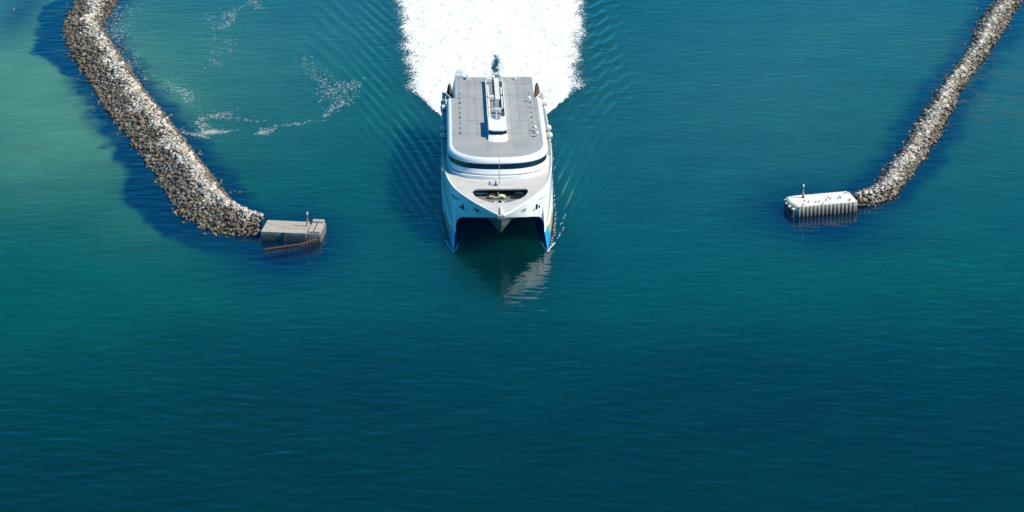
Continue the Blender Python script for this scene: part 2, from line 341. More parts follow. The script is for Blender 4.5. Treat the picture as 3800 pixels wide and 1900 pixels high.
def make_water():
    st = .55
    xs = np.arange(-212, 212, st); ys = np.arange(486, 985, st)
    g = np.cumsum(1.0 * 1.5 ** np.arange(1, 21)); g = g[g < 9000]
    xs = np.r_[-212 - g[::-1], xs, xs[-1] + g]; ys = np.r_[486 - g[::-1], ys, ys[-1] + g]
    X, Y = np.meshgrid(xs, ys); fine = (np.abs(X) < 214) & (Y > 480) & (Y < 988)
    Z = np.zeros_like(X); Z[fine] = wave_height(X[fine], Y[fine])
    fade = sstep(214, 204, np.abs(X)) * sstep(484, 492, Y) * sstep(988, 978, Y); Z *= fade
    V = np.c_[X.ravel(), Y.ravel(), Z.ravel()]; ny, nx = X.shape
    I = np.arange(ny * nx).reshape(ny, nx)
    Fc = np.c_[I[:-1, :-1].ravel(), I[:-1, 1:].ravel(), I[1:, 1:].ravel(), I[1:, :-1].ravel()]
    me = np_mesh('water', V, Fc); me.polygons.foreach_set('use_smooth', [True] * len(me.polygons))
    # sea-bed and depth tints of the water, plus darkened patches by bow and piers
    C = np.zeros(X.shape + (3,)); 
    deep = np.array((.0, .024, .026)); mid = np.array((.0, .057, .063)); green = np.array((.0, .074, .048)); pale = np.array((.070, .214, .114)); weed = np.array((.0, .017, .055)); harb = np.array((.019, .106, .088))
    lf = fbm(X / 55, Y / 110, 71, 4)
    k = sstep(555, 700, Y + (lf - .5) * 90)[..., None]; C[:] = deep * (1 - k) + mid * k
    def blob(px, py, rx, ry, c, s=1.0):
        nonlocal C
        cx, cy = survey(px, py); w = s * np.exp(-((X - cx) / rx) ** 2 - ((Y - cy) / ry) ** 2) * (.65 + .7 * lf)
        w = np.clip(w, 0, 1)[..., None]; C = C * (1 - w) + np.array(c) * w
    blob(900, 1040, 45, 32, green, .55); blob(200, 1000, 45, 70, green, .7); blob(3450, 980, 65, 45, green, .65); blob(2500, 1150, 40, 30, green, .3)
    blob(3700, 620, 30, 60, green, .55); blob(2900, 300, 90, 120, harb, .65); blob(1000, 250, 60, 150, harb, .9); blob(3300, 150, 60, 120, harb, .8)
    blob(950, 720, 22, 30, green, .5); blob(1350, 640, 22, 70, green, .6); blob(1380, 300, 14, 60, green, .5); blob(3330, 300, 22, 60, green, .3)
    blob(60, 650, 70, 120, green, 1.0); blob(300, 470, 30, 62, pale, 1.05); blob(60, 270, 62, 85, pale, .95); blob(560, 800, 16, 30, pale, .16); blob(120, 40, 40, 60, pale, .5); blob(1860, 975, 17, 30, np.array((.0, .024, .030)), 1.0)  # last blob: dark patch painted under the prow for the bow's shade and reflection
    blob(1075, 905, 15, 30, weed, 1.3); blob(3060, 800, 18, 26, weed, 1.25)  # water before both piers darkened with the same navy tone
    # dark weed-grown rock apron on the seaward side of the left breakwater
    ap = [survey(x * .737, y * .737) for x, y in [(290, -40), (265, 0), (190, 60), (165, 200), (135, 245), (250, 320), (330, 380), (400, 440), (425, 500), (500, 590), (520, 680), (545, 740), (600, 820), (630, 900), (650, 1000), (700, 1090), (800, 1165), (930, 1225)]]
    ap += [survey(x, y) for x, y in [(780, 945), (880, 965), (985, 958), (1010, 900), (1000, 850), (700, 600), (440, 300), (330, 100), (420, -60)]]
    nzx = (fbm(X / 5, Y / 9, 11, 4) - .5) * 7; nzy = (fbm(X / 5, Y / 9, 13, 4) - .5) * 16
    ins = in_poly(X + nzx, Y + nzy, ap); d = poly_dist(X + nzx, Y + nzy, ap)
    w = np.where(ins, np.clip(.55 + d / 3.0, 0, 1), np.clip(.55 - d / 3.0, 0, 1))
    w *= np.clip(.78 + .5 * (fbm(X / 9, Y / 18, 19, 4)), 0, 1) * (1 - .55 * sstep(690, 655, Y))
    # fringes along both breakwaters
    for side in ('left', 'right'):
        for e, (L, wd, amt) in enumerate(((BW[side][0], 10, .85), (BW[side][1], 9 if side == 'left' else 9, .85))):
            dd = poly_dist(X[fine], Y[fine], L[::8]) + (fbm(X[fine] / 6, Y[fine] / 10, 23 + e, 4) - .5) * 8
            ww = np.zeros_like(X); ww[fine] = amt * sstep(wd, 2.0, dd); w = np.maximum(w, ww)
    cx, cy = survey(80, 40); w = np.maximum(w, .75 * np.exp(-((X - cx) / 9) ** 2 - ((Y - cy) / 45) ** 2))
    C = C * (1 - w[..., None]) + weed * w[..., None]
    # mottled olive weed seaward of the right breakwater
    cx, cy = survey(3700, 330); w = .45 * np.exp(-((X - cx) / 18) ** 2 - ((Y - cy) / 70) ** 2) * sstep(.42, .62, fbm(X / 3, Y / 6, 29, 4))
    C = C * (1 - w[..., None]) + np.array((.05, .09, .05)) * w[..., None]
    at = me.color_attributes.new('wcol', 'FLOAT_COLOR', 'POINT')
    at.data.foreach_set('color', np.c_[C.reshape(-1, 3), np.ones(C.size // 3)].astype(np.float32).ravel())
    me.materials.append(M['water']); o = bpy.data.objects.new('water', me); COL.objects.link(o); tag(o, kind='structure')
make_water()

# ------------------------------------------------------------------ foam
def cells_mesh(name, us, vs, covf, Zf, mat, **tg):
    U, V = np.meshgrid(us, vs, indexing='ij'); X = SHIP_O[0] + math.cos(SHIP_A) * V - math.sin(SHIP_A) * U; Y = SHIP_O[1] + math.sin(SHIP_A) * V + math.cos(SHIP_A) * U
    cv = covf(U, V); kx = cv > -.6; Z = wave_height(X, Y) + Zf(U, V, cv)
    c = kx[:-1, :-1] | kx[1:, :-1] | kx[:-1, 1:] | kx[1:, 1:]
    I = np.arange(U.size).reshape(U.shape)
    Fc = np.stack([I[:-1, :-1][c], I[:-1, 1:][c], I[1:, 1:][c], I[1:, :-1][c]], 1)
    used, inv = np.unique(Fc, return_inverse=True)
    P = np.c_[X.ravel(), Y.ravel(), Z.ravel()][used]
    me = np_mesh(name, P, inv.reshape(-1, 4)); me.polygons.foreach_set('use_smooth', [True] * len(me.polygons))
    at = me.attributes.new('cov', 'FLOAT', 'POINT'); at.data.foreach_set('value', cv.ravel()[used].astype(np.float32))
    me.materials.append(mat); o = bpy.data.objects.new(name, me); COL.objects.link(o); return tag(o, **tg)
def wake_edges():
    L = [(1640, 432), (1600, 402), (1560, 362), (1524, 326), (1530, 290), (1512, 215), (1505, 160), (1488, 90), (1473, 0), (1465, -60)]
    Rr = [(2033, 424), (2060, 400), (2100, 368), (2150, 318), (2140, 250), (2146, 190), (2152, 120), (2160, 60), (2158, 0), (2165, -60)]
    l = [(106, -12.5)] + [w2s(*survey(x, y))[::-1] for x, y in L]; r = [(106, 12.5)] + [w2s(*survey(x, y))[::-1] for x, y in Rr]
    return np.array(l), np.array(r)
WL, WR = wake_edges()
def wake_cov(U, V):
    poly = [tuple(p) for p in WL] + [tuple(p) for p in WR[::-1]]
    ins = in_poly(U, V, poly); d = poly_dist(U, V, [tuple(p) for p in WL]); d = np.minimum(d, poly_dist(U, V, [tuple(p) for p in WR]))
    rag = sstep(150, 185, U)
    d = np.where(ins, d, -d) + (fbm(U / 9, V / 3.5, 51, 4) - .5) * (1.0 + 4.0 * rag) + (fbm(U / 2.5, V / 1.0, 52, 3) - .5) * (.8 + 1.5 * rag)
    wid = 1.2 + 7.0 * rag
    cv = .45 + np.clip(d / wid, -1.5, 2.3)
    cv -= 2.35 * np.exp(-((V - 2.5) / (2.0 + .02 * (U - 115))) ** 2) * sstep(268, 196, U) * (.62 + .75 * fbm(U / 7, V / 1.6, 58, 4))
    return cv
cells_mesh('wake_foam', np.arange(104, 312, .7), np.arange(-46, 46, .3), wake_cov,
           lambda U, V, c: .10 + np.clip(c - .3, 0, 1) * (.2 + .75 * (fbm(U / 6, V / 3.2, 61, 4) - .35) + .35 * (fbm(U / 2, V / 1.1, 67, 3) - .5)), M['foam'],
           label='broad white foaming wake churned up behind the ferry', cat='wake', kind='stuff')
def blob_foam(name, specs, mat, rmin, rmax, **tg):
    rg = np.random.default_rng(11); V = []; Fc = []
    pts = []
    for px, py, sx, sy, n, ang in specs:
        n = int(n * 1.7); a = rg.normal(0, sx, n); b = rg.normal(0, sy, n); ca, sa = math.cos(ang), math.sin(ang)
        for x, y in zip(a * ca - b * sa, a * sa + b * ca): pts.append(survey(px + x, py + y))
    P = np.array(pts); H = wave_height(P[:, 0], P[:, 1]); m = 7
    for i, (x, y) in enumerate(P):
        r = rmin + (rmax - rmin) * rg.random() ** 2.6; z = H[i] + .05 + .02 * rg.random(); sx = r * rg.uniform(.9, 1.9); sy = r * rg.uniform(.8, 1.5)
        for k in range(m):
            t = 2 * math.pi * k / m; q = rg.uniform(.6, 1.2); V.append((x + sx * q * math.cos(t), y + sy * q * math.sin(t), z))
        Fc.append([i * m + k for k in range(m)])
    me = np_mesh(name, V, Fc, m); me.materials.append(mat); o = bpy.data.objects.new(name, me); COL.objects.link(o); tag(o, **tg)
blob_foam('drift_foam', [
    (780, 490, 20, 4, 320, -.1), (755, 470, 14, 9, 90, 0), (735, 503, 22, 3, 90, .2), (830, 490, 25, 3, 60, -.12), (680, 490, 14, 6, 40, .35), (752, 440, 10, 6, 30, 0), (728, 455, 12, 4, 24, 0),
    (820, 428, 28, 9, 110, -.1), (880, 440, 40, 4, 40, .12), (690, 350, 18, 10, 80, .4), (700, 380, 18, 9, 34, .5), (660, 330, 30, 14, 60, .6), (990, 487, 22, 5, 80, -.25), (970, 495, 12, 3, 30, 0),
    (1060, 464, 35, 2.5, 36, -.12), (1110, 461, 10, 2, 16, 0), (1170, 448, 30, 2.5, 14, -.1), (1210, 427, 8, 3, 16, 0), (1250, 395, 24, 8, 110, -.5), (1245, 345, 40, 22, 230, .1), (1210, 300, 45, 16, 120, .4), (1310, 305, 30, 8, 50, -.25),
    (1150, 250, 30, 14, 60, .8), (1320, 320, 14, 3, 24, -.2), (850, 85, 18, 6, 70, -.5), (870, 40, 30, 4, 50, -.5), (940, 8, 12, 6, 50, 0), (960, 27, 12, 3, 30, 0), (855, 55, 14, 7, 50, 0), (815, 105, 14, 4, 24, 0), (780, 70, 30, 18, 50, 0), (790, 180, 20, 40, 60, 0), (850, 170, 14, 18, 40, 0), (800, 235, 14, 8, 24, 0),
    (420, 60, 30, 28, 200, .9), (430, 115, 22, 28, 150, .9), (450, 160, 20, 26, 90, .9), (480, 230, 16, 24, 110, .7), (540, 285, 16, 20, 40, .7), (470, 40, 40, 30, 120, 0), (620, 320, 20, 14, 40, .6), (530, 360, 30, 20, 24, .9)],
    M['drift'], .06, .32, label='thin drifts of scattered foam floating inside the left breakwater', cat='foam', kind='stuff')

# ------------------------------------------------------------------ rocks
def rock_shapes(n=16):
    out = []
    for k in range(n):
        bm = bmesh.new(); bmesh.ops.create_icosphere(bm, subdivisions=2, radius=1); rg = random.Random(100 + k)
        V = np.array([v.co[:] for v in bm.verts]); Fc = np.array([[v.index for v in f.verts] for f in bm.faces]); bm.free()
        for _ in range(8):        # flat broken faces
            d = np.array([rg.gauss(0, 1) for _ in range(3)]); d /= np.linalg.norm(d); h = rg.uniform(.36, .74)
            s = V @ d; V = V - np.outer(np.maximum(s - h, 0), d)
        V *= np.array((rg.uniform(.85, 1.3), rg.uniform(.8, 1.1), rg.uniform(.62, .9))); V += np.array([[rg.uniform(-.035, .035) for _ in range(3)] for _ in V]); out.append((V, Fc))
    return out
SHAPES = rock_shapes()
PALE, GREY, DARK, BROWN, ALGA = range(5)
def scatter(side):
    Lw, Rw = BW[side]; rg = np.random.default_rng(5 if side == 'left' else 6); out = []
    mid = (Lw + Rw) / 2; d = np.r_[0, np.cumsum(np.hypot(*np.diff(mid, axis=0).T))]; s = 0; row = 0
    crest0, crest1 = ((.48, .79) if side == 'left' else (.30, .72))
    while s < d[-1]:
        f = np.interp(s, d, np.arange(len(d))); i = int(min(f, len(d) - 2)); t = f - i
        a = Lw[i] * (1 - t) + Lw[i + 1] * t; b = Rw[i] * (1 - t) + Rw[i + 1] * t; w = np.hypot(*(b - a)); step = .79
        q = .02 + rg.uniform(0, step / w)
        while q < .965:
            qq = q + rg.normal(0, .25 / w); jx, jy = rg.normal(0, .22, 2)
            x = a[0] + (b[0] - a[0]) * qq + jx; y = a[1] + (b[1] - a[1]) * qq + jy
            r = float(np.clip(rg.lognormal(-.73, .38), .26, 1.2)); z = float(prof(side, qq)) - .05 + rg.uniform(-.2, .28)
            wob = .06 * math.sin(s * .31) + .05 * math.sin(s * .13 + 1)
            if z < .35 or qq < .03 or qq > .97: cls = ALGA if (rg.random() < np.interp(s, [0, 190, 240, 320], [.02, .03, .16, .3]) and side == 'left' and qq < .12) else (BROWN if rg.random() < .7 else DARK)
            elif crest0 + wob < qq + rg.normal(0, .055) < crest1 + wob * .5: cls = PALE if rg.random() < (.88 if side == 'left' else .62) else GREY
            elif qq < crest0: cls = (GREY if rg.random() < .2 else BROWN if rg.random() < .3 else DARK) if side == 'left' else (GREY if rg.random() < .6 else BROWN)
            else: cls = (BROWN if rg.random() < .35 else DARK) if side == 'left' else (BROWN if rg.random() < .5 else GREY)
            out.append((x, y, z, r, cls)); q += step * rg.uniform(.8, 1.2) / w
        s += .75; row += 1
    for _ in range(110):      # strays lying off the toe
        f = rg.uniform(5, len(d) - 12); i = int(f); o = rg.exponential(1.0) + .3
        e, g = (Lw[i], Rw[i]) if rg.random() < .7 else (Rw[i], Lw[i]); dv = (e - g) / np.hypot(*(e - g))
        out.append((e[0] + dv[0] * o, e[1] + dv[1] * o, rg.uniform(-.25, .1), rg.uniform(.4, .75), ALGA if rg.random() < .3 and f > 250 and side == 'left' else BROWN))
    return out
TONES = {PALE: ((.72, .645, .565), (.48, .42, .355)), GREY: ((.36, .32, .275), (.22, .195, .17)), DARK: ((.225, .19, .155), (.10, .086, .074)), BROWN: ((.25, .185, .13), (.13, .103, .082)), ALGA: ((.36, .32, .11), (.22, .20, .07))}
def rock_mesh(name, rocks, rg):
    V = []; Fc = []; T = []; o = 0
    for x, y, z, r, cls in rocks:
        v, f = SHAPES[rg.integers(len(SHAPES))]
        a, b = rg.uniform(0, 6.28), rg.normal(0, .35); ca, sa, cb, sb = math.cos(a), math.sin(a), math.cos(b), math.sin(b)
        Rm = np.array([[ca, -sa, 0], [sa, ca, 0], [0, 0, 1]]) @ np.array([[1, 0, 0], [0, cb, -sb], [0, sb, cb]])
        V.append((v * r) @ Rm.T + np.array((x, y, z))); Fc.append(f + o); o += len(v)
        c0, c1 = TONES[cls]; t = rg.random(); k = rg.uniform(.85, 1.12); c = [(p * t + q * (1 - t)) * k for p, q in zip(c0, c1)]; T.append(np.tile(np.array((*c, 1)), (len(v), 1)))
    me = np_mesh(name, np.concatenate(V), np.concatenate(Fc), 3); at = me.color_attributes.new('tone', 'FLOAT_COLOR', 'POINT')
    at.data.foreach_set('color', np.concatenate(T).astype(np.float32).ravel()); me.materials.append(M['rock']); return me
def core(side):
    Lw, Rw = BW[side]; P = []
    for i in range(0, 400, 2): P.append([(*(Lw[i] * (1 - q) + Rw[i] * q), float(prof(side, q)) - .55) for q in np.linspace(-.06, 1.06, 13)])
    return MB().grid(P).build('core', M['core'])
ALL = [(side, rk) for side in ('left', 'right') for rk in scatter(side)]
ALL.sort(key=lambda t: -t[1][3] * (1 if t[1][4] != DARK else .97) / math.dist((t[1][0], t[1][1], t[1][2]), (0, 0, CAM_H)))
INVIEW = lambda p: abs(9500 * p[0] / (p[1] * math.cos(CAM_PITCH) + (CAM_H - p[2]) * math.sin(CAM_PITCH))) < 1890 and p[1] < 940
big = []; rest = {'left': [], 'right': []}
for side, rk in ALL:
    if len(big) < 300 and INVIEW(rk): big.append((side, rk))
    else: rest[side].append(rk)
WHERE = {('left', PALE): 'large pale whitish boulder on the crest of the left breakwater', ('left', GREY): 'large mid grey boulder high on the left breakwater', ('left', DARK): 'large dark grey boulder on the slope of the left breakwater',
         ('left', BROWN): 'large brown wet boulder at the waterline of the left breakwater', ('left', ALGA): 'large yellow algae-covered boulder at the foot of the left breakwater',
         ('right', PALE): 'large white-stained boulder on the crest of the right breakwater', ('right', GREY): 'large grey boulder on the side of the right breakwater', ('right', DARK): 'large dark wet boulder at the foot of the right breakwater',
         ('right', BROWN): 'large brown boulder low on the right breakwater', ('right', ALGA): 'large yellowish boulder at the foot of the right breakwater'}
rgb = np.random.default_rng(21)
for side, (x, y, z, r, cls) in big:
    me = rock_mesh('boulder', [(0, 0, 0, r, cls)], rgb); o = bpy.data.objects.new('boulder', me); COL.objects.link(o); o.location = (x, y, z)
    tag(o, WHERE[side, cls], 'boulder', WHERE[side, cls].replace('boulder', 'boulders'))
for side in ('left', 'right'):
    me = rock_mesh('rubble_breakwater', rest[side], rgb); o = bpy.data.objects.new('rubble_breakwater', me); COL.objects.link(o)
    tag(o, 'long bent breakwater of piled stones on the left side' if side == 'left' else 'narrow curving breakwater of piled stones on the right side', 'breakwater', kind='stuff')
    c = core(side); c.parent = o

# ------------------------------------------------------------------ ferry
ship = empty('catamaran_ferry', (SHIP_O[0], SHIP_O[1], 0), SHIP_A, label='white wave-piercing catamaran car ferry with grey roof sailing out between the breakwaters', cat='ferry')
D_PTS = [(.7, 0, 12.0), (3.6, 2.35, 12.2), (7.4, 4.9, 12.4), (11.4, 7.55, 12.7), (16.5, 10.35, 13.0), (18.3, 11.2, 13.08), (19.8, 11.85, 13.15), (21.4, 12.45, 13.2), (24.5, 13.4, 13.4), (28.5, 14.3, 13.6), (33, 14.95, 13.85), (41, 15.6, 14.15), (53, 16.1, 14.3), (65, 16.15, 14.3), (90, 16.1, 14.3), (116, 15.9, 14.3)]
A_PTS = [(1.0, 0, 11.6), (5.3, 2.5, 10.3), (9.3, 5.05, 9.0), (12.7, 7.6, 7.9), (16.2, 10.0, 6.8), (16.6, 11.45, 6.3), (16.2, 12.2, 4.9), (13.0, 12.5, 2.9), (15.6, 13.0, 4.0), (21, 13.7, 5.5), (29, 14.5, 6.9), (39.5, 15.35, 7.9), (52, 15.95, 8.4), (65, 16.1, 8.5), (90, 16.1, 8.5), (116, 15.9, 8.5)]
W_PTS = [(6, 13.05, 0), (12, 13.75, 0), (18.5, 14.4, 0), (26.5, 15.15, 0), (37.5, 15.8, 0), (52, 16.2, 0), (65, 16.25, 0), (90, 16.2, 0), (116, 16, 0)]
def lerp(pts, t):
    i = int(min(max(t, 0), len(pts) - 1.0001)); f = t - i; return Vector(pts[i]) * (1 - f) + Vector(pts[i + 1]) * f
def crv(pts, t):            # smooth curve through pts, t = index
    n = len(pts) - 1; i = int(min(max(math.floor(t), 0), n - 1)); f = t - i
    p = [Vector(pts[min(max(i + k, 0), n)]) for k in (-1, 0, 1, 2)]
    m1 = (p[2] - p[0]) * .5; m2 = (p[3] - p[1]) * .5; h = f * f * (3 - 2 * f); g = f * f * f - 2 * f * f + f; k = f * f * f - f * f
    return p[1] * (1 - h) + p[2] * h + m1 * g + m2 * k
def swap(p, sg): return Vector((p[1] * sg, p[0], p[2]))      # (u,v,z) -> local (x=v, y=u, z)
def faceF(t, s, sg):
    d = crv(D_PTS, t); a = crv(A_PTS, t); p = d * (1 - s) + a * s
    return swap(p, sg)
def zdeck(u): return float(np.interp(u, [p[0] for p in D_PTS], [p[2] for p in D_PTS]))
hull = MB(); NT = 120
ts = list(np.linspace(0, 11, 78)) + list(np.linspace(11.2, 15, 14))
for sg in (-1, 1):
    hull.grid([[faceF(t, s, sg) for s in np.linspace(0, 1, 7)] for t in ts])
    tk = [t for t in np.linspace(7, 15, 60)]
    G = []
    for t in tk:
        k = crv(A_PTS, t) if t > 7.3 else lerp(A_PTS, t); w = lerp(W_PTS, t - 7)
        row = [swap(k * (1 - s) + w * s + Vector((0, .22 * math.sin(math.pi * s) * min(1, (t - 7) / 2), 0)), sg) for s in np.linspace(0, 1, 7)]
        b = w.copy(); b.z = -1.6; row.append(swap(b, sg)); G.append(row)
    hull.grid(G)
    q_f = [(6.4, 13.05, -1.6), (6, 13.05, 0), (8.7, 12.8, 1.2), (13.0, 12.5, 2.9), (15.2, 12.4, 3.9), (16.2, 12.2, 4.9), (16.6, 11.45, 6.3), (16.5, 10.75, 6.6), (16.2, 10.0, 6.8)]
    q_a = [(116, 10.5, -1.6), (116, 10.5, 0), (116, 10.5, 1.2), (116, 10.5, 2.9), (116, 10.45, 3.9), (116, 10.3, 4.9), (116, 9.9, 6.3), (116, 9.7, 6.6), (116, 9.4, 6.7)]
    qt = [0, .5] + list(np.linspace(1, 8, 36)); q_f2 = [crv(q_f, t) for t in qt]; q_a2 = [crv(q_a, t) for t in qt]; G = []
    for g in np.r_[np.linspace(0, .25, 26), np.linspace(.27, 1, 12)]:
        bl = 1 - (1 - min(1, g / .26)) ** 2.2
        G.append([swap(Vector((f[0] + (a[0] - f[0]) * g, f[1] + (a[1] - f[1]) * bl, f[2] + (a[2] - f[2]) * bl)), sg) for f, a in zip(q_f2, q_a2)])
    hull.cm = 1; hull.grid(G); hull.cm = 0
    hull.add([swap(Vector(p), sg) for p in [(115.9, 16, -1.6), (115.9, 15.9, 14.3), (115.9, 10.4, 14.3), (115.9, 10.4, -1.6)]], [(0, 1, 2, 3)])
hull.add([(-10.4, 115.9, 8.1), (10.4, 115.9, 8.1), (10.4, 115.9, 14.3), (-10.4, 115.9, 14.3)], [(0, 1, 2, 3)])
hull.build('hull', [M['hull'], M['inner']], ship, smooth=True)
wet = MB(); G = []
for g in np.r_[np.linspace(0, .16, 60), np.linspace(.18, 1, 14)]:
    row = []
    for r in np.linspace(-1, 1, 81):
        v = abs(r) * 10; k = 0
        for k in range(5):
            if A_PTS[k + 1][1] >= v: break
        f = (v - A_PTS[k][1]) / (A_PTS[k + 1][1] - A_PTS[k][1]); u0 = A_PTS[k][0] * (1 - f) + A_PTS[k + 1][0] * f; z0 = A_PTS[k][2] * (1 - f) + A_PTS[k + 1][2] * f
        u = u0 + (116 - u0) * g; keel = min(5.0 + max(0, (u - 30) / 30) * 1.7, 6.7)
        zb = max(6.75, z0 - (.30 + .2 * max(0, 1 - v / 5.5)) * (u - u0)); kl = 11.6 - (u - 1) * 6.6 / 5.8 if u < 6.8 else keel; zc = max(6.75, 11.6 - .50 * (u - 1))
        zw = zb - (zc - kl) * max(0, 1 - v / 5.6) ** 1.7 * (1 if v < .01 else min(1, (u - u0) / 2.6))
        row.append((math.copysign(v * (1 - .06 * g), r), u, zw))
    G.append(row)
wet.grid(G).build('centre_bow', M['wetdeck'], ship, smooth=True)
# deck with the mooring-deck opening
dk = [crv(D_PTS, t) for t in ts]
outer = [Vector((-p[1] + (.1 if p[1] > .2 else 0), p[0], 0)) for p in dk] + [Vector((p[1] - (.1 if p[1] > .2 else 0), p[0], 0)) for p in dk[::-1] if p[1] > .01]
hole = []
for a, b in [(-5.6, 21.3), (7.3, 21.3)]: hole.append((a, b))
def hole_loop():
    pts = [(-5.6, 21.6), (6.8, 21.6), (7.5, 21.3), (7.95, 20.6), (8.0, 19.4), (7.7, 18.0), (6.9, 15.8), (5.4, 13.6), (3.4, 12.0), (1.6, 11.15), (0.2, 10.9), (-1.4, 11.1), (-3.2, 11.9), (-5.2, 13.5), (-6.8, 15.9), (-7.4, 18.0), (-7.55, 19.4), (-7.45, 20.5), (-7.0, 21.3), (-6.3, 21.6)]
    n = len(pts); out = []
    for i in range(n):
        p = [Vector((*pts[(i + k) % n], 0)) for k in (-1, 0, 1, 2)]
        for f in (0, .33, .66): out.append(p[1].lerp(p[2], f) if i == 0 else p[1] * ((1 - f) ** 2 * (1 + 2 * f)) + p[2] * (f * f * (3 - 2 * f)) + (p[2] - p[0]) * .4 * (f ** 3 - 2 * f * f + f) + (p[3] - p[1]) * .4 * (f ** 3 - f * f))
    return out
HL = hole_loop()
tri = tessellate_polygon([outer, HL]); vs = outer + HL
deck = MB(); deck.add([(p.x, p.y, zdeck(p.y) + .02) for p in vs], tri); deck.build('foredeck', M['foredeck'], ship)
lip = MB(); n = len(HL)
lip.add([(p.x, p.y, zdeck(p.y) + .02) for p in HL] + [(p.x, p.y, zdeck(p.y) - .38) for p in HL], [(i, (i + 1) % n, n + (i + 1) % n, n + i) for i in range(n)])
lip.build('opening_rim', M['grey'], ship)
for sg, nm in ((-1, 'bulwark'), (1, 'bulwark')):
    P = []
    for t in ts:
        p = crv(D_PTS, t); d2 = (crv(D_PTS, min(t + .05, 15)) - crv(D_PTS, max(t - .05, 0))); nrm = Vector((d2[1], -d2[0], 0)).normalized(); nrm = Vector((-abs(nrm.x) if False else nrm.x, nrm.y, 0))
        inn = Vector((d2[1], -d2[0], 0)).normalized() * .32
        o_, i_ = p + Vector((0, .03, 0)), p + Vector((inn.x, -abs(inn.y), 0))
        if i_.y < 0: i_.y = 0
        P.append([swap(o_ + Vector((0, 0, -.3)), sg), swap(o_ + Vector((0, 0, .3)), sg), swap(i_ + Vector((0, 0, .3)), sg), swap(i_ + Vector((0, 0, .0)), sg)])
    MB().grid(P).build(nm, M['white'], ship)
# mooring and car deck below the opening
cdk = MB(); cdk.box(-9.45, 9.45, 17.9, 34, 10.55, 10.9); cdk.build('car_deck', M['floor'], ship)
mo = MB(); G = []
for u in np.linspace(7.6, 17.8, 12): w = max(.3, np.interp(u, [p[0] for p in A_PTS[:5]], [p[1] for p in A_PTS[:5]]) - .6) if u < 11 else min(8.3, 6.5 + (u - 11) * .5); G.append([(-w, u, 10.6), (w, u, 10.6)])
mo.grid(G).build('mooring_deck', M['floor'], ship)
cw = MB(); cw.box(-9.6, -9.5, 18.5, 34, 10.5, 12.9); cw.box(9.5, 9.6, 18.5, 34, 10.5, 12.9); cw.box(-9.5, 9.5, 34, 34.2, 10.5, 13.4); cw.build('garage_wall', M['dgrey'], ship)
br_ = MB(); br_.box(-8.2, 8.2, 17.7, 17.85, 10.6, 11.02); br_.build('breakwater_rail', M['steel'], ship)
rp = MB()
for k in range(-5, 6): rp.box(k * 1.55 - .07, k * 1.55 + .07, 17.62, 17.7, 10.6, 11.06)
rp.build('rail_posts', M['dgrey'], ship)
for x in (-1.05, 1.05):
    wn = MB(); wn.tube([(x - .4, 15.4, 11.25), (x + .4, 15.4, 11.25)], .38, 12); wn.box(x - .55, x - .4, 15.0, 15.9, 10.6, 11.75); wn.box(x + .4, x + .55, 15.0, 15.9, 10.6, 11.75); wn.build('anchor_winch', M['offwhite'], ship)
gb = MB(); gb.box(-.3, .3, 15.2, 16.2, 10.6, 11.7); gb.build('winch_gearbox', M['black'], ship, bevel=.08)
for x in (-3.3, 2.4):
    b = MB(); b.lathe([(.2, 0), (.2, .5), (.3, .55), (.3, .7), (.15, .75)], (x, 15.2, 10.6), 10); b.lathe([(.2, 0), (.2, .5), (.3, .55), (.3, .7), (.15, .75)], (x + .7, 15.3, 10.6), 10); b.build('mooring_bitts', M['yellow'], ship, smooth=True)
for x in (-4.6, 4.6):
    b = MB(); b.lathe([(.25, 0), (.25, .4), (.15, .5)], (x, 17.2, 10.6), 10); b.build('fairlead', M['rust'], ship, smooth=True)
ch = MB(); ch.box(-.55, -.12, 1.6, 10.7, 12.04, 12.42, top=(-.5, -.15, 1.6, 10.7)); ch.build('anchor_channel', M['dgrey'], ship)
ch = MB(); ch.box(-.1, .75, 1.6, 10.9, 12.04, 12.9 - .42); ch.build('anchor_plate', M['offwhite'], ship)
ro = MB(); ro.box(-.95, 1.0, -.25, 1.2, 11.75, 12.5); ro.tube([(-.8, -.1, 12.5), (.85, -.1, 12.5)], .22, 10); ro.build('bow_roller', M['grey'], ship, bevel=.04)
# superstructure
def outline(uc, w, ua=92.0, n=2.55, b=15.0, k=40):
    pts = [(-w, ua)] + [(-w, u) for u in np.linspace(ua - 4, uc + b + 2, 10)]
    for th in np.linspace(0, math.pi, 2 * k + 1):
        c, s = math.cos(th), math.sin(th); pts.append((-w * math.copysign(abs(c) ** (2 / n), c), uc + b - b * abs(s) ** (2 / n)))
    pts += [(w, u) for u in np.linspace(uc + b + 2, ua - 4, 10)] + [(w, ua)]
    return pts
def ring(uc, w, z): return [(x, y, z if z is not None else zdeck(y)) for x, y in outline(uc, w)]
ROOF_Z = 19.4
skirt = MB(); skirt.grid([ring(28.6, 14.6, 13.2), ring(28.6, 14.6, 14.62), ring(29.15, 14.4, 14.74)]); skirt.build('deckhouse_skirt', M['white'], ship, smooth=False)
gro = MB(); gro.grid([ring(29.3, 14.15, 14.7), ring(29.35, 14.15, 15.0)]); gro.build('skirt_groove', M['dgrey'], ship, smooth=True)
low = MB(); low.grid([ring(29.4, 14.1, 14.98), ring(29.15, 14.43, 14.98), ring(29.2, 14.45, 15.2), ring(29.72, 14.35, 16.28), ring(30.1, 14.15, 16.32)]); low.build('deckhouse_wall', M['white'], ship)
gl = MB(); gl.grid([ring(30.08, 14.17, 16.25), ring(30.5, 14.15, 17.95)]); gl.build('window_band', M['dgrey'], ship, smooth=True)
oa, ob = ring(29.86, 14.27, 16.4), ring(30.28, 14.23, 17.78)
i0 = 12; i1 = len(oa) - 12; idx = list(range(i0, i1))
acc = [0]
for a, b in zip(idx[:-1], idx[1:]): acc.append(acc[-1] + math.dist(oa[a], oa[b]))
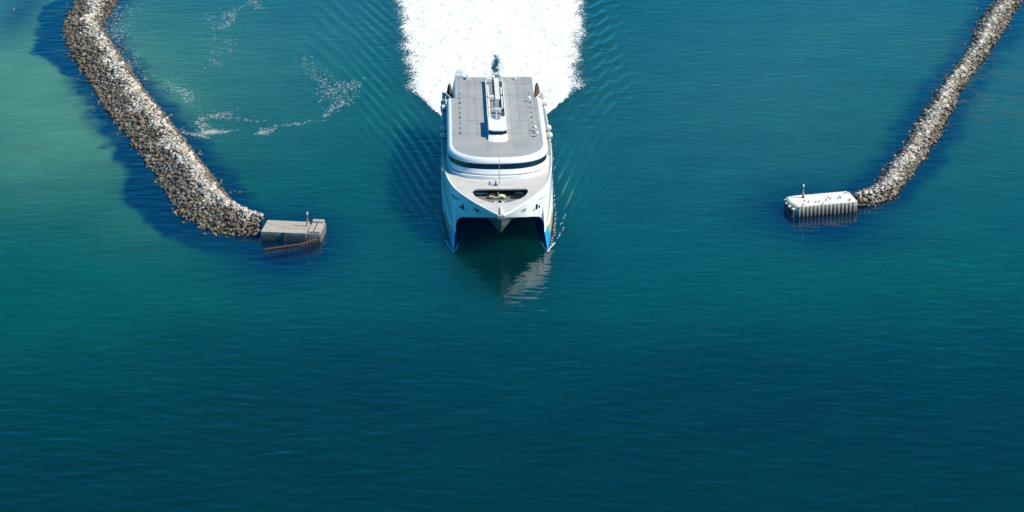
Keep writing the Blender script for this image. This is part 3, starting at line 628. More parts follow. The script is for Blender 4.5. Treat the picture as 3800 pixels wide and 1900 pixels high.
npane = 26; cuts = np.linspace(0, acc[-1], npane + 1)
def at_len(rg_, s): j = np.interp(s, acc, idx); a = int(min(j, len(rg_) - 2)); f = j - a; return Vector(rg_[a]) * (1 - f) + Vector(rg_[a + 1]) * f
for k in range(npane):
    P = [[at_len(oa, s), at_len(ob, s)] for s in np.linspace(cuts[k] + .05, cuts[k + 1] - .05, 4)]
    MB().grid(P).build('window', M['glassdark'], ship, smooth=True)
cor = MB(); cor.grid([ring(30.5, 14.1, 17.9), ring(30.0, 14.48, 17.9), ring(30.05, 14.55, 18.2), ring(30.45, 14.35, 18.95), ring(31.0, 13.75, 19.42), ring(31.3, 13.3, 19.44), ring(31.5, 13.15, ROOF_Z)]); cor.build('roof_cornice', M['white'], ship, smooth=True)
rf = MB(); o_ = outline(31.25, 13.35); rf.add([(x, y, ROOF_Z) for x, y in o_], [tuple(range(len(o_)))]); rf.box(-13.2, 13.2, 91.9, 92.0, 14, ROOF_Z - .02); rf.build('roof', M['roof'], ship)
ra = MB(); ra.box(-13.0, 12.9, 92.35, 115.9, 14.3, ROOF_Z + .02, top=(-11.9, 12.3, 92.35, 115.6)); 
ra_o = ra.build('aft_roof', [M['roof'], M['white']], ship)
for p in ra_o.data.polygons: p.material_index = 0 if p.normal.z > .9 else 1
sd = MB()
for sg in (-1, 1): sd.grid([[(sg * 16.0, u, 14.42), (sg * 12.9, u, 14.42)] for u in np.linspace(50, 115, 12)])
sd.build('side_deck', M['grey'], ship)
# stern stair tower
tw = MB(); tw.box(-11.9, -9.2, 115.7, 119.2, 12, 19.9); tw.box(-11.5, -9.4, 119.2, 122.3, 12, 20.1); tw.build('stern_tower', simple('tower_panels', (.6, .61, .63), .5, .08), ship, bevel=.1)
# exhausts
for sg in (-1, 1):
    e = MB(); cx = sg * 13.6; rings = []
    for k, (y, z, a, b) in enumerate([(99.5, 14.4, 1.05, 1.4), (100.5, 15.8, 1.1, 1.45), (102, 17.1, 1.0, 1.4), (104, 18.2, .85, 1.2), (106, 19.0, .6, .9), (107.4, 19.4, .3, .5)]):
        rings.append([(cx + a * math.cos(t), y + .35 * b * math.sin(t), z + b * .75 * math.sin(t)) for t in np.linspace(0, 2 * math.pi, 17)])
    e.grid(rings); e.build('exhaust_funnel', M['exhaust'], ship, smooth=True)
    d = MB(); d.tube([(cx - sg * .3, 100.6, 17.5), (cx - sg * .1, 104.0, 19.2), (cx, 105.8, 19.9)], .28, 8); d.build('exhaust_pipe', M['rust'], ship, smooth=True)
    fr = MB(); fr.box(cx - 1.25, cx + 1.25, 95.6, 97.6, 14.4, 17.3, top=(cx - 1.25, cx + 1.25, 96.2, 97.4)); fr.box(cx + sg * 1.15, cx + sg * 1.3, 96, 101, 14.4, 17.6)
    fr.tube([(cx - sg * 1.3, 95.6, 17.5), (cx + sg * 1.2, 100.5, 18.6)], .15, 6); fr.build('exhaust_frame', M['white'], ship)
# walled trench along the roof and the wheelhouse at its head
for x0, x1 in ((-2.45, -2.2), (2.75, 3.0)):
    w_ = MB(); w_.box(x0, x1, 65, 110, ROOF_Z, ROOF_Z + 1.15); w_.build('trench_wall', M['white'], ship)
tf = MB(); tf.box(-2.2, 2.75, 66, 110.5, ROOF_Z + .01, ROOF_Z + .05); tf.build('trench_floor', simple('worn_trench_floor', (.27, .275, .28), .6, .18, .5), ship)
for x, u in ((-1.35, 108), (-1.05, 88.2), (.9, 74.5)):
    a = MB(); a.box(x - .95, x + .95, u, u + 1.7, ROOF_Z + .35, ROOF_Z + 1.55); a.build('ventilation_unit', M['offwhite'], ship, bevel=.12)
lb = MB(); lb.box(.28, 1.75, 88.5, 111.8, ROOF_Z + .05, ROOF_Z + .75); lb.build('long_vent_duct', M['offwhite'], ship, bevel=.06)
rl = MB(); rl.box(-.08, .1, 83, 113.5, ROOF_Z + .05, ROOF_Z + .3); rl.build('cable_tray', M['dgrey'], ship)
for k in range(3):
    pr = MB(); y0, y1 = ((92, 103), (80, 90.5), (68, 79))[k]; pr.tube([(-1.75, y0, ROOF_Z + .5), (-1.75, y1, ROOF_Z + .5)], .24, 8); pr.tube([(-1.95, y0, ROOF_Z + .85), (-1.95, y1, ROOF_Z + .85)], .1, 6); pr.build('vent_pipe', M['offwhite'], ship)
for y0, y1 in ((93, 101), (78, 91)):
    pr = MB(); pr.box(2.1, 2.55, y0, y1, ROOF_Z + .6, ROOF_Z + .9); pr.build('vent_pipe', M['white'], ship)
rk = MB()
for k in range(15): rk.box(1.9, 2.0, 80 + k * 1.5, 80.25 + k * 1.5, ROOF_Z + .05, ROOF_Z + .6)
rk.build('cable_hangers', M['steel'], ship)
WX, WY = .22, 0.0
def wh(u0, w, z, cut=1.6):   # faceted front plan
    return [(WX - w, 65.6, z), (WX - w, u0 + 1.3, z), (WX - w * .45, u0 + .1, z), (WX + w * .45, u0, z), (WX + w, u0 + 1.3, z), (WX + w, 65.6, z)]
b = MB(); b.grid([wh(46.1, 2.85, ROOF_Z), wh(49.55, 2.65, 20.55)]); b.build('wheelhouse', M['white'], ship)
b = MB(); b.grid([wh(49.6, 2.62, 20.5), wh(49.75, 2.55, 21.55)]); b.build('wheelhouse_window_band', M['black'], ship)
fa, fb = wh(49.5, 2.7, 20.62), wh(49.65, 2.63, 21.5)
for k in range(1, 4):
    for j in range(3 if k == 2 else 2):
        nn = 3 if k == 2 else 2; p = lambda rg_, f: Vector(rg_[k]).lerp(Vector(rg_[k + 1]), f)
        MB().grid([[p(fa, (j + .03) / nn), p(fb, (j + .03) / nn)], [p(fa, (j + .97) / nn), p(fb, (j + .97) / nn)]]).build('wheelhouse_window', M['glassdark'], ship)
b = MB(); top = [(WX - 2.62, 65.6), (WX - 2.62, 51.1), (WX - 1.2, 49.95), (WX + 1.2, 49.85), (WX + 2.62, 51.1), (WX + 2.62, 65.6), (WX + .25, 60.6), (WX - .25, 60.6)]
b.grid([wh(49.75, 2.7, 21.52), wh(49.7, 2.72, 21.7)]); b.add([(x, y, 21.7) for x, y in top], [(1, 2, 3, 4, 6, 7), (0, 1, 7), (4, 5, 6)])
b.add([(top[0][0], 65.6, 21.7), (top[7][0], 60.6, 21.7), (top[6][0], 60.6, 21.7), (top[5][0], 65.6, 21.7), (top[0][0], 65.6, 19.4), (top[7][0], 60.6, 19.4), (top[6][0], 60.6, 19.4), (top[5][0], 65.6, 19.4)], [(0, 1, 5, 4), (1, 2, 6, 5), (2, 3, 7, 6)])
b.build('wheelhouse_roof', M['white'], ship)
for x in (-.7, 1.0):
    b = MB(); b.tube([(x + WX, 49.35, 20.5), (x + WX, 49.3, 20.85)], .06, 6); b.build('wiper', M['rust'], ship)
b = MB(); b.tube([(.1, 63.5, 19.4), (.1, 64.5, 24.6)], .16, 8, .1); b.tube([(.1, 66, 19.4), (.1, 64.4, 22.6)], .1, 6); b.tube([(-1.0, 64.4, 23.4), (1.2, 64.4, 23.4)], .08, 6); b.build('radar_mast', M['white'], ship)
b = MB(); b.box(-1.3, 1.5, 63.9, 64.2, 24.0, 24.25); b.build('radar_scanner', M['white'], ship, bevel=.05)
b = MB(); b.box(-1.1, -.2, 69.4, 70.6, ROOF_Z + .05, ROOF_Z + .9, top=(-.7, -.3, 69.6, 70.4)); b.build('blue_shade_wedge', M['blue'], ship)  # wedge coloured blue to stand for sky-lit shade on white roof gear
b = MB(); b.box(1.3, 2.6, 67.0, 68.4, ROOF_Z + .05, ROOF_Z + 1.2); b.build('equipment_locker', M['white'], ship, bevel=.08)
b = MB(); b.box(-2.0, -.8, 66.2, 67.0, ROOF_Z + .05, ROOF_Z + .9); b.build('equipment_locker', M['offwhite'], ship, bevel=.08)
# roof fittings
for k in range(9):
    for x, c in ((-10.55 + .02 * k, 'dgrey'), (10.9 - .0 * k, 'dgrey')):
        u = 55 + k * 5.2; b = MB(); b.lathe([(.2, 0), (.2, .25), (.3, .28), (.3, .4), (.12, .5)], (x, u, ROOF_Z), 8); b.build('roof_vent', M['steel' if k % 3 else 'dgrey'], ship, smooth=True)
for x, u in ((10.55, 88), (11.6, 51.2), (11.3, 57.2)):
    b = MB(); b.tube([(x, u, ROOF_Z), (x, u, ROOF_Z + .7)], .1, 6); b.lathe([(.3, .6), (.48, .8), (.5, 1.15), (.38, 1.5), (.12, 1.65)], (x, u, ROOF_Z), 12); b.build('satellite_dome', M['white'], ship, smooth=True)
b = MB(); b.box(-8.4, -7.9, 112.6, 114.6, ROOF_Z, ROOF_Z + 1.4, top=(-8.0, -7.8, 112.6, 115.4)); b.build('stern_bracket', M['white'], ship)
b = MB(); b.tube([(-.1, 115.2, ROOF_Z), (-.1, 115.2, ROOF_Z + 2.8)], .07, 6); b.build('stern_mast', M['white'], ship)
for x in (4.6, 7.2, 8.2):
    b = MB(); b.tube([(x, 113, ROOF_Z), (x, 113.4, ROOF_Z + 1.7)], .1, 6); b.build('stern_post', M['white'], ship)
b = MB(); b.lathe([(.35, 0), (.45, .3), (.4, .7), (.1, .9)], (7.0, 112.2, ROOF_Z), 10); b.build('stern_lamp', M['offwhite'], ship, smooth=True)
for x, u in ((-6.2, 85.5),):
    b = MB(); b.tube([(x, u, ROOF_Z), (x, u, ROOF_Z + 1.9)], .07, 6); b.tube([(x - .4, u, ROOF_Z + 1.5), (x + .4, u, ROOF_Z + 1.5)], .05, 6); b.build('whip_antenna', M['dgrey'], ship)
# life raft pods on the side decks
for x, u in ((-15.5, 101.6), (-15.6, 95.8), (-15.7, 73.6), (-15.7, 66.8), (15.9, 73.4), (15.95, 66), (15.6, 101)):
    b = MB(); b.lathe([(.3, -1.1), (.72, -1.0), (.9, -.55), (.92, 0), (.9, .55), (.72, 1.0), (.3, 1.1)], (0, 0, 0), 14)
    b.v = [(x + p[0], u + p[2] * .95, 15.35 + p[1] * .95) for p in b.v]; b.build('life_raft_canister', M['offwhite'], ship, smooth=True)
    c = MB(); c.box(x - .8, x + .8, u - .9, u + .9, 14.34, 14.75); c.build('raft_cradle', M['dgrey'], ship)
for sg in (-1, 1):
    b = MB()
    rail = [Vector((sg * (crv(D_PTS, t).y - .12), crv(D_PTS, t).x, crv(D_PTS, t).z)) for t in np.linspace(10.6, 15, 60)]
    for h in (.6, 1.1): b.tube([p + Vector((0, 0, h)) for p in rail], .035, 5)
    for p in rail[::2]: b.tube([p, p + Vector((0, 0, 1.1))], .04, 5)
    b.build('railing', M['steel'], ship)
    for u in (35.5, 44, 58, 62, 82, 92):
        c = MB(); c.tube([(sg * 15.75, u, 14.1), (sg * 16.2, u, 14.9)], .07, 6); c.lathe([(.11, 0), (.14, .12), (.08, .3)], (sg * 16.2, u, 14.85), 8); c.build('deck_lamp', M['offwhite'], ship)
# bow mast and crane
b = MB(); b.tube([(.08, 25.2, 13.4), (.08, 25.2, 22.6)], .11, 8, .045); b.build('bow_mast', M['steel'], ship)
b = MB(); b.lathe([(.65, 0), (.6, .2), (.25, .35), (.2, 1.3)], (-.95, 24.3, 13.4), 10); b.build('crane_base', M['dgrey'], ship)
b = MB(); b.box(-1.2, -.7, 24.05, 24.55, 14.6, 15.5); b.box(-1.1, -.8, 24.2, 27.0, 15.2, 15.45); b.build('crane_head', M['white'], ship, bevel=.08)
# writing, emblem and windows on the bow
def text_polys(body, size, shear=.25):
    cu = bpy.data.curves.new('lettering', 'FONT'); cu.body = body; cu.size = size; cu.shear = shear; cu.space_character = 1.04; cu.resolution_u = 3; cu.offset = .012 * size
    ob = bpy.data.objects.new('lettering', cu); COL.objects.link(ob); bpy.context.view_layer.update(); me = bpy.data.meshes.new_from_object(ob)
    pl = [[(me.vertices[i].co.x, me.vertices[i].co.y) for i in p.vertices] for p in me.polygons]
    bpy.data.objects.remove(ob); bpy.data.curves.remove(cu); bpy.data.meshes.remove(me); return pl
FT = np.linspace(.05, 12, 480)
def arc_table(sg):
    P = [faceF(t, .4, sg) for t in FT]; return np.r_[0, np.cumsum([(b - a).length for a, b in zip(P[:-1], P[1:])])]
ARC = arc_table(1)
def on_face(a, z, sg, off):
    t = float(np.interp(a, ARC, FT))
    for _ in range(3):
        d, k = crv(D_PTS, t), crv(A_PTS, t); s = min(max((d.z - z) / (d.z - k.z), 0), 1)
    p = faceF(t, s, sg); e = faceF(t + .03, s, sg) - p; c = faceF(t, min(s + .03, 1.03), sg) - p; n_ = e.cross(c).normalized()
    if n_.x * sg < 0: n_ = -n_
    return p + n_ * off
def face_marks(name, polys, a0, z0, sg, mat, off=.13):
    """polys in metres, x along the hull as read from outside, y up"""
    b = MB(); dr = -1 if sg < 0 else 1
    for pl in polys: b.add([on_face(a0 + dr * x, z0 + y, sg, off) for x, y in pl], [tuple(range(len(pl)))])
    return b.build(name, mat, ship, fix=False)
def arc_at(t): return float(np.interp(t, FT, ARC))
tp = text_polys('KatExpress 1', .95); tw_ = max(x for pl in tp for x, y in pl)
a8, a46 = arc_at(8.05), arc_at(4.6); kx = (a8 - a46) / tw_
aa = np.linspace(a46, a8, 60); vv = np.array([abs(on_face(a, 11.4, 1, 0).x) for a in aa]); mixp = .4 * (aa - a46) / (a8 - a46) + .6 * (vv - vv[0]) / (vv[-1] - vv[0])   # lettering spaced as it reads from ahead
def spaced(x, sg): f = x / tw_; return (a8 - float(np.interp(1 - f, mixp, aa))) if sg < 0 else float(np.interp(f, mixp, aa)) - a46
tpl, tpr = [[[(spaced(x, sg), y) for x, y in pl] for pl in tp] for sg in (-1, 1)]
face_marks('name_lettering', tpl, a8, 11.1, -1, M['ink']); face_marks('name_lettering', tpr, a46, 11.1, 1, M['steel'])  # same lettering paint; right side in pale steel, sun glare put into the colour
def quad(x, y, w, h, sk=0): return [(x - w / 2, y - h / 2), (x + w / 2, y - h / 2), (x + w / 2 + sk, y + h / 2), (x - w / 2 + sk, y + h / 2)]
def stroke(pts, w):
    out = []
    for (x0, y0), (x1, y1) in zip(pts[:-1], pts[1:]):
        d = math.hypot(x1 - x0, y1 - y0); nx, ny = -(y1 - y0) / d * w / 2, (x1 - x0) / d * w / 2; out.append([(x0 - nx, y0 - ny), (x1 - nx, y1 - ny), (x1 + nx, y1 + ny), (x0 + nx, y0 + ny)])
    return out
EMB = stroke([(-1.35, .02), (-.35, .05), (.2, .05)], .26) + stroke([(-.75, .42), (.1, .42), (1.1, .42)], .24) + stroke([(1.0, .5), (.55, -.35)], .26) + stroke([(.2, .12), (.45, .12), (.1, -.5)], .26) + stroke([(-.35, .1), (-.1, .35)], .2)
face_marks('line_emblem', EMB + [quad(2.0, -.25, .5, .3)], arc_at(2.6), 10.7, -1, M['ink']); face_marks('line_emblem', EMB, arc_at(2.6), 10.6, 1, M['steel'])  # right emblem pale likewise: glare painted in
for sg in (-1, 1):
    face_marks('bow_window', [quad(0, 0, .95, 1.5)], arc_at(4.05), 9.65, sg, M['glassdark'])
    for t, z in ((4.7, 9.45), (3.7, 9.15)): face_marks('bow_porthole', [quad(0, 0, .5, .62)], arc_at(t), z, sg, M['glassdark'])
# rubbing strake along the hull knuckle
for sg in (-1, 1):
    b = MB(); b.tube([swap(crv(A_PTS, t), sg) + Vector((sg * .02, 0, .05)) for t in np.linspace(8.4, 15, 50)], .13, 6); b.build('rubbing_strake', M['dgrey'], ship, smooth=True)

# ------------------------------------------------------------------ cars on the bow deck
def place_on_ship(o, v, u, z, rz):
    o.location = s2w(v, u, z); o.rotation_euler = (0, 0, SHIP_A + rz)
def wheel(b, x, y, r=.32, w=.2):
    b.tube([(x, y - w / 2, r), (x, y + w / 2, r)], r, 14)
def shell(prof, halfw, tuck):       # side profile (x,z) lofted across y with tumblehome
    b = MB(); rows = []
    for k in (-1, -.86, -.5, 0, .5, .86, 1):
        rows.append([(x * (1 - .03 * k * k), k * halfw, z if z < .5 else z - tuck * (abs(k) ** 4)) for x, z in prof])
    b.grid(rows); n_ = len(prof)
    b.add(rows[0], [tuple(range(n_))]); b.add(rows[-1], [tuple(range(n_))[::-1]]); return b
def convertible():
    c = empty('convertible_car', (0, 0, 0), label='open cream convertible with red seats parked across the bow car deck', cat='car')
    pr = [(-2.05, .3), (-2.15, .62), (-1.95, .95), (-1.5, 1.0), (-1.15, .98), (-1.1, .6), (.25, .6), (.45, .98), (.9, 1.0), (1.5, .92), (1.95, .72), (2.12, .5), (2.08, .3)]
    shell(pr, .78, .14).build('body', M['cream_car'], c, smooth=True)
    for sx in (-1.3, 1.35):
        for sy in (-1, 1):
            f = MB(); f.grid([[(sx + .56 * math.cos(t), sy * (.64 + .30 * k), .30 + .46 * math.sin(t) - .05 * k) for t in np.linspace(0, math.pi, 11)] for k in (0, .6, .9, 1)]); f.build('fender', M['cream_car'], c, smooth=True)
            w = MB(); wheel(w, sx, sy * .8); w_ = w.build('wheel', M['black'], c); h = MB(); h.tube([(sx, sy * .88, .32), (sx, sy * .93, .32)], .17, 12); h.build('hubcap', M['steel'], w_)
    for y in (-.38, .38):
        s = MB(); s.box(-.5, -.05, y - .24, y + .24, .55, .74); s.box(-.62, -.48, y - .24, y + .24, .6, 1.08); s.build('seat', M['red_leather'], c, bevel=.06)
    s = MB(); s.box(-1.12, -.85, -.65, .65, .62, 1.12); s.build('rear_bench', M['red_leather'], c, bevel=.06)
    f = MB(); f.tube([(.42, -.66, .98), (.2, -.58, 1.38), (.2, .58, 1.38), (.42, .66, .98)], .045, 6); wf = f.build('windscreen_frame', M['cream_car'], c)
    MB().add([(.4, -.62, 1.0), (.4, .62, 1.0), (.21, .55, 1.36), (.21, -.55, 1.36)], [(0, 1, 2, 3)]).build('windscreen', M['glassdark'], wf)
    f = MB(); f.box(-1.75, -1.15, -.62, .62, .98, 1.2, top=(-1.65, -1.2, -.55, .55)); f.build('folded_hood', M['black'], c, bevel=.06)
    for y in (-.55, .55): h = MB(); h.lathe([(.16, 0), (.14, .06)], (0, 0, 0), 10); h.v = [(2.02 + p[2], y + p[0], .66 + p[1]) for p in h.v]; h.build('headlight', M['white'], c)
    return c
def saloon(name, mat, label, tall=1.45):
    c = empty(name, (0, 0, 0), label=label, cat='car')
    pr = [(-2.1, .28), (-2.2, .6), (-2.1, .95), (-1.0, .98), (1.0, .95), (1.9, .82), (2.2, .6), (2.15, .28)]
    shell(pr, .85, .08).build('body', mat, c, smooth=True)
    gh = [(-1.9, .95), (-1.5, tall - .08), (-.9, tall), (.1, tall), (.55, tall - .1), (1.15, .95)]
    b = MB(); b.grid([[(x * (1 if abs(k) < .9 else .97), k * (.8 - .14 * (z - .95) / (tall - .95)), z) for x, z in gh] for k in (-1, -.5, .5, 1)]); b.build('roof', mat, c, smooth=True)
    for sy in (-1, 1):
        for x0, x1 in ((-1.55, -.55), (-.45, .55)):
            w = MB(); w.add([(x0, sy * .805, 1.0), (x1 + .3 if x1 > 0 else x1, sy * .805, 1.0), (x1, sy * .705, tall - .14), (x0 + .1, sy * .705, tall - .14)], [(0, 1, 2, 3)]); w.build('side_window', M['glassdark'], c, fix=False)
    for sx in (-1.35, 1.35):
        for sy in (-1, 1): w = MB(); wheel(w, sx, sy * .78); w.build('wheel', M['black'], c)
    for y in (-.6, .6): h = MB(); h.box(2.1, 2.24, y - .16, y + .16, .62, .76); h.build('headlight', M['white'], c)
    return c
c = convertible(); c.scale = (1.12, 1.12, 1.12); place_on_ship(c, -.65, 20.3, 10.9, 0)
c = saloon('dark_estate_car', M['dark_car'], 'dark saloon car in the shade to the right of the cream convertible', 1.5); place_on_ship(c, 5.9, 20.6, 10.9, 0)
c = saloon('silver_car', M['grey_car'], 'silver saloon car deep in the shade to the left of the cream convertible'); place_on_ship(c, -5.4, 23.4, 10.9, 0)

# ------------------------------------------------------------------ left pier with beacon and rusty fender
def wpt(px, py, z): return Vector((*survey(px, py, z), z))
PZ = 2.6
pier = empty('concrete_pier', (*survey(1070, 850, 0), 0), label='weathered grey concrete pier head at the end of the left breakwater', cat='pier')
off = Vector(pier.location)
P_ = [Vector((*survey(968, 859, PZ), 0)), Vector((*survey(1133, 866, PZ), 0)), Vector((*survey(1187, 866, PZ), 0)), Vector((*survey(1206, 826, PZ), 0)), Vector((*survey(1158, 824, PZ), 0)), Vector((*survey(993, 816, PZ), 0))]
loc = [(p.x - off.x, p.y - off.y) for p in P_]
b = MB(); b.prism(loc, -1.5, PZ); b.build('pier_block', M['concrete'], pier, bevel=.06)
def lin(a, c, f): return (a[0] + (c[0] - a[0]) * f, a[1] + (c[1] - a[1]) * f)
A_, B_, C_, D_, E_, F__ = loc
# raised end slab and kerbs
s0 = lin(B_, C_, .05); sl = [lin(A_, C_, .80), (C_[0] - .05, C_[1] + .05), (D_[0] - .05, D_[1] - .05), lin(F__, D_, .80)]
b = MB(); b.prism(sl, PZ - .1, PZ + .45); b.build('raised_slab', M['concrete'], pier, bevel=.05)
k2 = [lin(sl[0], sl[1], .42), lin(sl[0], sl[1], .50), lin(sl[3], sl[2], .50), lin(sl[3], sl[2], .42)]
b = MB(); b.prism(k2, PZ + .3, PZ + .456); b.build('rail_slot', M['black'], pier)
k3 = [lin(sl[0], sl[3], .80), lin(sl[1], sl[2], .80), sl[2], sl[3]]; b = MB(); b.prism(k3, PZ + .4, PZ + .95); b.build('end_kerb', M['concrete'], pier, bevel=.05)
b = MB(); pts = [lin(A_, F__, .74), lin(lin(A_, F__, .55), lin(C_, D_, .55), .2), lin(lin(A_, F__, .36), lin(C_, D_, .36), .45), lin(lin(A_, F__, .33), lin(C_, D_, .33), .80)]
for p, q in zip(pts[:-1], pts[1:]):
    dx, dy = q[0] - p[0], q[1] - p[1]; L = math.hypot(dx, dy); nx, ny = -dy / L * .07, dx / L * .07; b.add([(p[0] - nx, p[1] - ny, PZ + .012), (q[0] - nx, q[1] - ny, PZ + .012), (q[0] + nx, q[1] + ny, PZ + .012), (p[0] + nx, p[1] + ny, PZ + .012)], [(0, 1, 2, 3)])
b.build('slab_joint', M['core'], pier)
b = MB(); f0 = lin(A_, B_, .50); nrm = Vector((B_[1] - A_[1], -(B_[0] - A_[0]))).normalized(); b.box(f0[0] - .3, f0[0] + .3, f0[1] - .12, f0[1] + .3, -1, PZ - .05); b.build('wall_recess', M['core'], pier)
for k in range(7):
    p = lin(C_, D_, .06 + k * .145); b = MB(); b.box(p[0] - .05, p[0] + .38, p[1] - .28, p[1] + .28, -1, PZ - .15 - .1 * (k % 2)); b.build('end_fender', M['steel'], pier, bevel=.08)
b = MB()
for _ in range(26):
    q = lin(lin(A_, F__, random.uniform(.3, .85)), lin(C_, D_, random.uniform(.3, .85)), random.uniform(.35, .75)); r = random.uniform(.06, .22); b.lathe([(r, 0), (r * .8, r * .5), (r * .2, r * .7)], (q[0], q[1], PZ), 6)
b.build('loose_stones', M['concrete'], pier)
def beacon(label, x, y, z, collar):
    o = empty('harbour_beacon', (x, y, z), label=label, cat='beacon')
    b = MB(); b.lathe([(.6, 0), (.6, .22), (.3, .24), (.26, 1.05)], n=12); b.build('base', M['concrete' if collar else 'rust'], o)
    b = MB(); b.lathe([(.30, 1.0), (.34, 1.1), (.34, 1.5), (.28, 1.6)], n=12); b.build('orange_band', M['orange'], o)
    for k in range(4):
        t = k * math.pi / 2 + .4; b = MB(); b.tube([(.24 * math.cos(t), .24 * math.sin(t), 1.5), (.19 * math.cos(t), .19 * math.sin(t), 2.8)], .05, 6); b.build('cage_bar', M['steel'], o)
    b = MB(); b.lathe([(.12, 1.5), (.1, 2.9)], n=10); b.build('pole', M['steel'], o)
    b = MB(); b.lathe([(.22, 2.7), (.25, 2.75), (.25, 3.45), (.2, 3.5)], n=12); b.build('black_band', M['dgrey'], o)
    b = MB(); b.lathe([(.2, 3.45), (.24, 3.55), (.24, 4.0), (.15, 4.2), (.04, 4.3)], n=12); b.build('lantern', M['white'], o, smooth=True)
beacon('slim harbour light with orange band and white lantern on the left concrete pier', *survey(1141, 840, PZ), PZ, True)
beacon('slim harbour light with orange collar on the white sheet-pile pier', *survey(2980, 735, 3.1), 3.1, False)
fen = empty('timber_fender', (*survey(980, 944, 0), 0), label='long rust-red fender of short piles and rails beside the left pier', cat='fender')
fo = Vector(fen.location); a, c_ = Vector((*survey(984, 944, 0), 0)) - fo, Vector((*survey(1174, 906, 0), 0)) - fo
mid1 = Vector((*survey(1115, 925, 0), 0)) - fo
def along(f): return a.lerp(mid1, f / .69) if f < .69 else mid1.lerp(c_, (f - .69) / .31)
for k in range(17):
    p = along(k / 16); b = MB(); b.box(p.x - .2, p.x + .2, p.y - .2, p.y + .2, -2, 1.62); b.build('pile', M['rust'], fen, bevel=.05)
for zz, yy in ((1.45, -.18), (.95, .2)):
    b = MB()
    for f0_, f1_ in ((-.02, .69), (.69, 1.02)):
        p, q = along(f0_), along(f1_); b.add([(p.x, p.y + yy - .22, zz), (q.x, q.y + yy - .22, zz), (q.x, q.y + yy + .22, zz), (p.x, p.y + yy + .22, zz), (p.x, p.y + yy - .22, zz + .28), (q.x, q.y + yy - .22, zz + .28), (q.x, q.y + yy + .22, zz + .28), (p.x, p.y + yy + .22, zz + .28)], [(0, 1, 2, 3), (4, 5, 6, 7), (0, 1, 5, 4), (2, 3, 7, 6), (1, 2, 6, 5), (0, 3, 7, 4)])
    b.build('rail', M['rust'], fen)
for f, h, r in ((.40, 4.3, .07), (.86, 3.6, .22), (.91, 3.9, .07)):
    p = along(f); b = MB(); b.tube([(p.x, p.y + .5, -1.5), (p.x, p.y + .5, h)], r, 8); b.build('tall_post', M['rust'], fen)
    if r < .1 and f < .5: b = MB(); b.lathe([(.2, 0), (.22, .3), (.1, .5)], (p.x, p.y + .5, h - .1), 8); b.build('post_cap', M['rust'], fen)

# ------------------------------------------------------------------ right pier: white stained sheet piling
RZ = 3.1
rp_ = empty('sheet_pile_pier', (*survey(3060, 750, 0), 0), label='white stained pier with corrugated sheet-pile walls at the end of the right breakwater', cat='pier')
ro_ = Vector(rp_.location)
cor_ = [survey(x, y, RZ) for x, y in [(2960, 768), (3178, 749), (3178, 746), (3145, 710), (2950, 727), (2926, 730), (2922, 735), (2930, 750)]]
cor_ = [(x - ro_.x, y - ro_.y) for x, y in cor_]
def corr(poly, step=1.2, dep=.8):
    out = []
    for p, q in zip(poly, poly[1:] + poly[:1]):
        L = math.dist(p, q); n_ = max(1, round(L / step)); nx, ny = (q[1] - p[1]) / L, -(q[0] - p[0]) / L
        if L < 1: out.append(p); continue
        for k in range(n_):
            for f, dd in ((0, 0), (.12, 0), (.32, dep), (.68, dep), (.88, 0)):
                t = (k + f) / n_; out.append((p[0] + (q[0] - p[0]) * t + nx * (dd - dep * .5), p[1] + (q[1] - p[1]) * t + ny * (dd - dep * .5)))
    return out
cp = corr(cor_)
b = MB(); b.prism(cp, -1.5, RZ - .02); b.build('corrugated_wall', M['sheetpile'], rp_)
inner = [(x * .985, y * .97) for x, y in cor_]; cx_ = sum(x for x, y in cor_) / len(cor_); cy_ = sum(y for x, y in cor_) / len(cor_)
inner = [(cx_ + (x - cx_) * .985, cy_ + (y - cy_) * .965) for x, y in cor_]
b = MB(); b.prism(inner, RZ - .3, RZ + .14); b.build('deck_slab', M['guano'], rp_, bevel=.06)
for k, (x, y) in enumerate([(2915, 741), (2919, 753), (2929, 764), (2943, 774)]):
    X, Y = survey(x, y, 2.6); b = MB(); b.lathe([(.42, -1.5), (.42, 2.4), (.3, 2.6), (.05, 2.65)], (X - ro_.x, Y - ro_.y, 0), 12); fp = b.build('fender_pile', M['dgrey'], rp_); b = MB(); b.lathe([(.46, 2.3), (.46, 2.62), (.2, 2.78)], (X - ro_.x, Y - ro_.y, 0), 12); b.build('pile_cap', M['white'], fp)
# cormorants resting on the white pier, one gull on the water
def bird_mesh(sit):
    b = MB(); prof_ = [(-.42, .30, .03), (-.3, .34, .10), (-.1, .40, .17), (.12, .48, .17), (.24, .60, .11), (.27, .74, .065), (.30, .84, .07), (.38, .87, .055), (.5, .85, .015)]
    rows = [[(x, r * math.cos(t), z + r * 1.1 * math.sin(t)) for t in np.linspace(0, 2 * math.pi, 9)] for x, z, r in prof_]; b.grid(rows)
    if not sit:
        for y in (-.07, .07): b.tube([(0, y, .3), (.03, y, 0)], .02, 5)
    return b
proto = bird_mesh(False).build('cormorant', M['black'], smooth=True)
spots = [(2985, 749), (3000, 753), (3026, 754), (3040, 752), (3066, 746), (3073, 735), (3081, 741), (3110, 738), (3116, 733), (3119, 737), (3152, 743), (3153, 747), (3136, 720), (3015, 722), (3055, 758), (2982, 762), (3146, 716), (3088, 712), (2977, 768)]
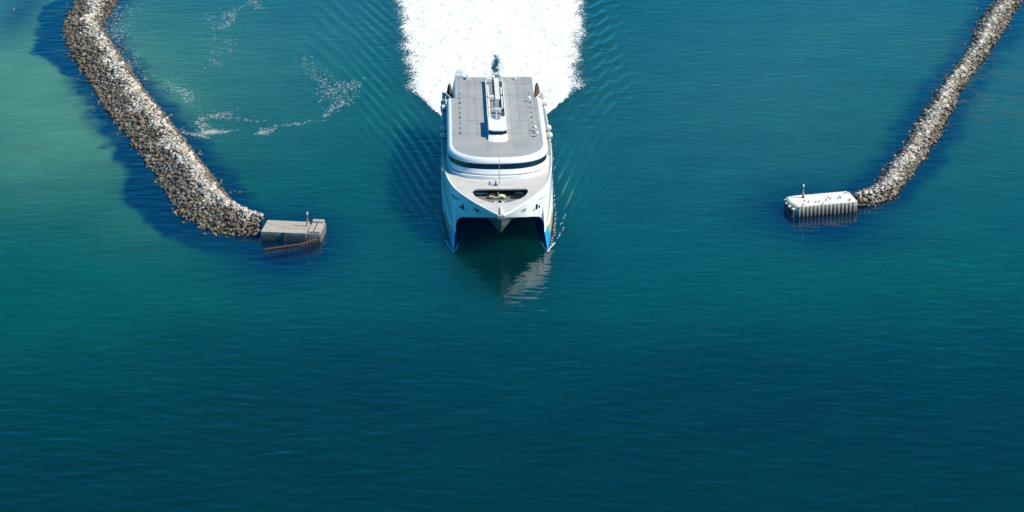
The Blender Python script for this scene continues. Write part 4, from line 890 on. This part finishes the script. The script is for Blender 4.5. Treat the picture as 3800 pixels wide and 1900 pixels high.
for i, (x, y) in enumerate(spots):
    o = proto if i == 0 else proto.copy()
    if i: COL.objects.link(o)
    X, Y = survey(x, y, RZ + .14); o.location = (X, Y, RZ + .14); o.rotation_euler = (0, 0, random.uniform(0, 6.28)); o.scale = (.85,) * 3
    tag(o, 'small dark bird resting on the white sheet-pile pier', 'bird', 'dark birds on the white pier')
g = bird_mesh(True).build('gull', M['white'], smooth=True); X, Y = survey(52, 35); g.location = (X, Y, -.22); tag(g, 'white gull floating on the dark patch of water at the far left', 'bird')

# ------------------------------------------------------------------ spray at the two hull tips and along the sides
def streaks(name, lines, mat, **tg):
    rg = np.random.default_rng(4); V = []; Fc = []
    for pts, wd, n in lines:
        pts = np.array(pts, float); d = np.r_[0, np.cumsum(np.hypot(*np.diff(pts, axis=0).T))]
        for _ in range(n):
            s = rg.uniform(0, d[-1]); v = np.interp(s, d, pts[:, 0]) + rg.normal(0, wd); u = np.interp(s, d, pts[:, 1]) + rg.normal(0, wd); x, y, _z = s2w(v, u)
            r = rg.uniform(.035, .14); o = len(V); h = float(wave_height(np.array([x]), np.array([y]))[0]) + .06 + .1 * rg.random()
            for k in range(6): t = k * math.pi / 3; q = rg.uniform(.6, 1.2); V.append((x + r * q * math.cos(t) * 1.0, y + r * 2.0 * q * math.sin(t), h))
            Fc.append([o + k for k in range(6)])
    me = np_mesh(name, V, Fc, 6); me.materials.append(mat); o = bpy.data.objects.new(name, me); COL.objects.link(o); tag(o, **tg)
for sg in (-1, 1):
    streaks('bow_spray', [([(sg * 13.05, 5.7), (sg * 13.9, 9), (sg * 15.3, 16 if sg < 0 else 13)], .10, 150), ([(sg * 13.05, 5.7), (sg * 12.2, 9), (sg * 11.6, 14)], .10, 110)]
            + ([([(14.2, 12), (15.6, 22), (16.7, 40), (17.1, 70), (17, 110)], .13, 170), ([(16, 16), (18.5, 26)], .2, 22), ([(17.5, 28), (19.5, 38)], .2, 16)] if sg > 0 else []), M['spray'],
            label='thin white spray at the left hull tip of the ferry' if sg < 0 else 'thin white spray at the right hull tip and along the sunny side of the ferry', cat='spray', kind='stuff')
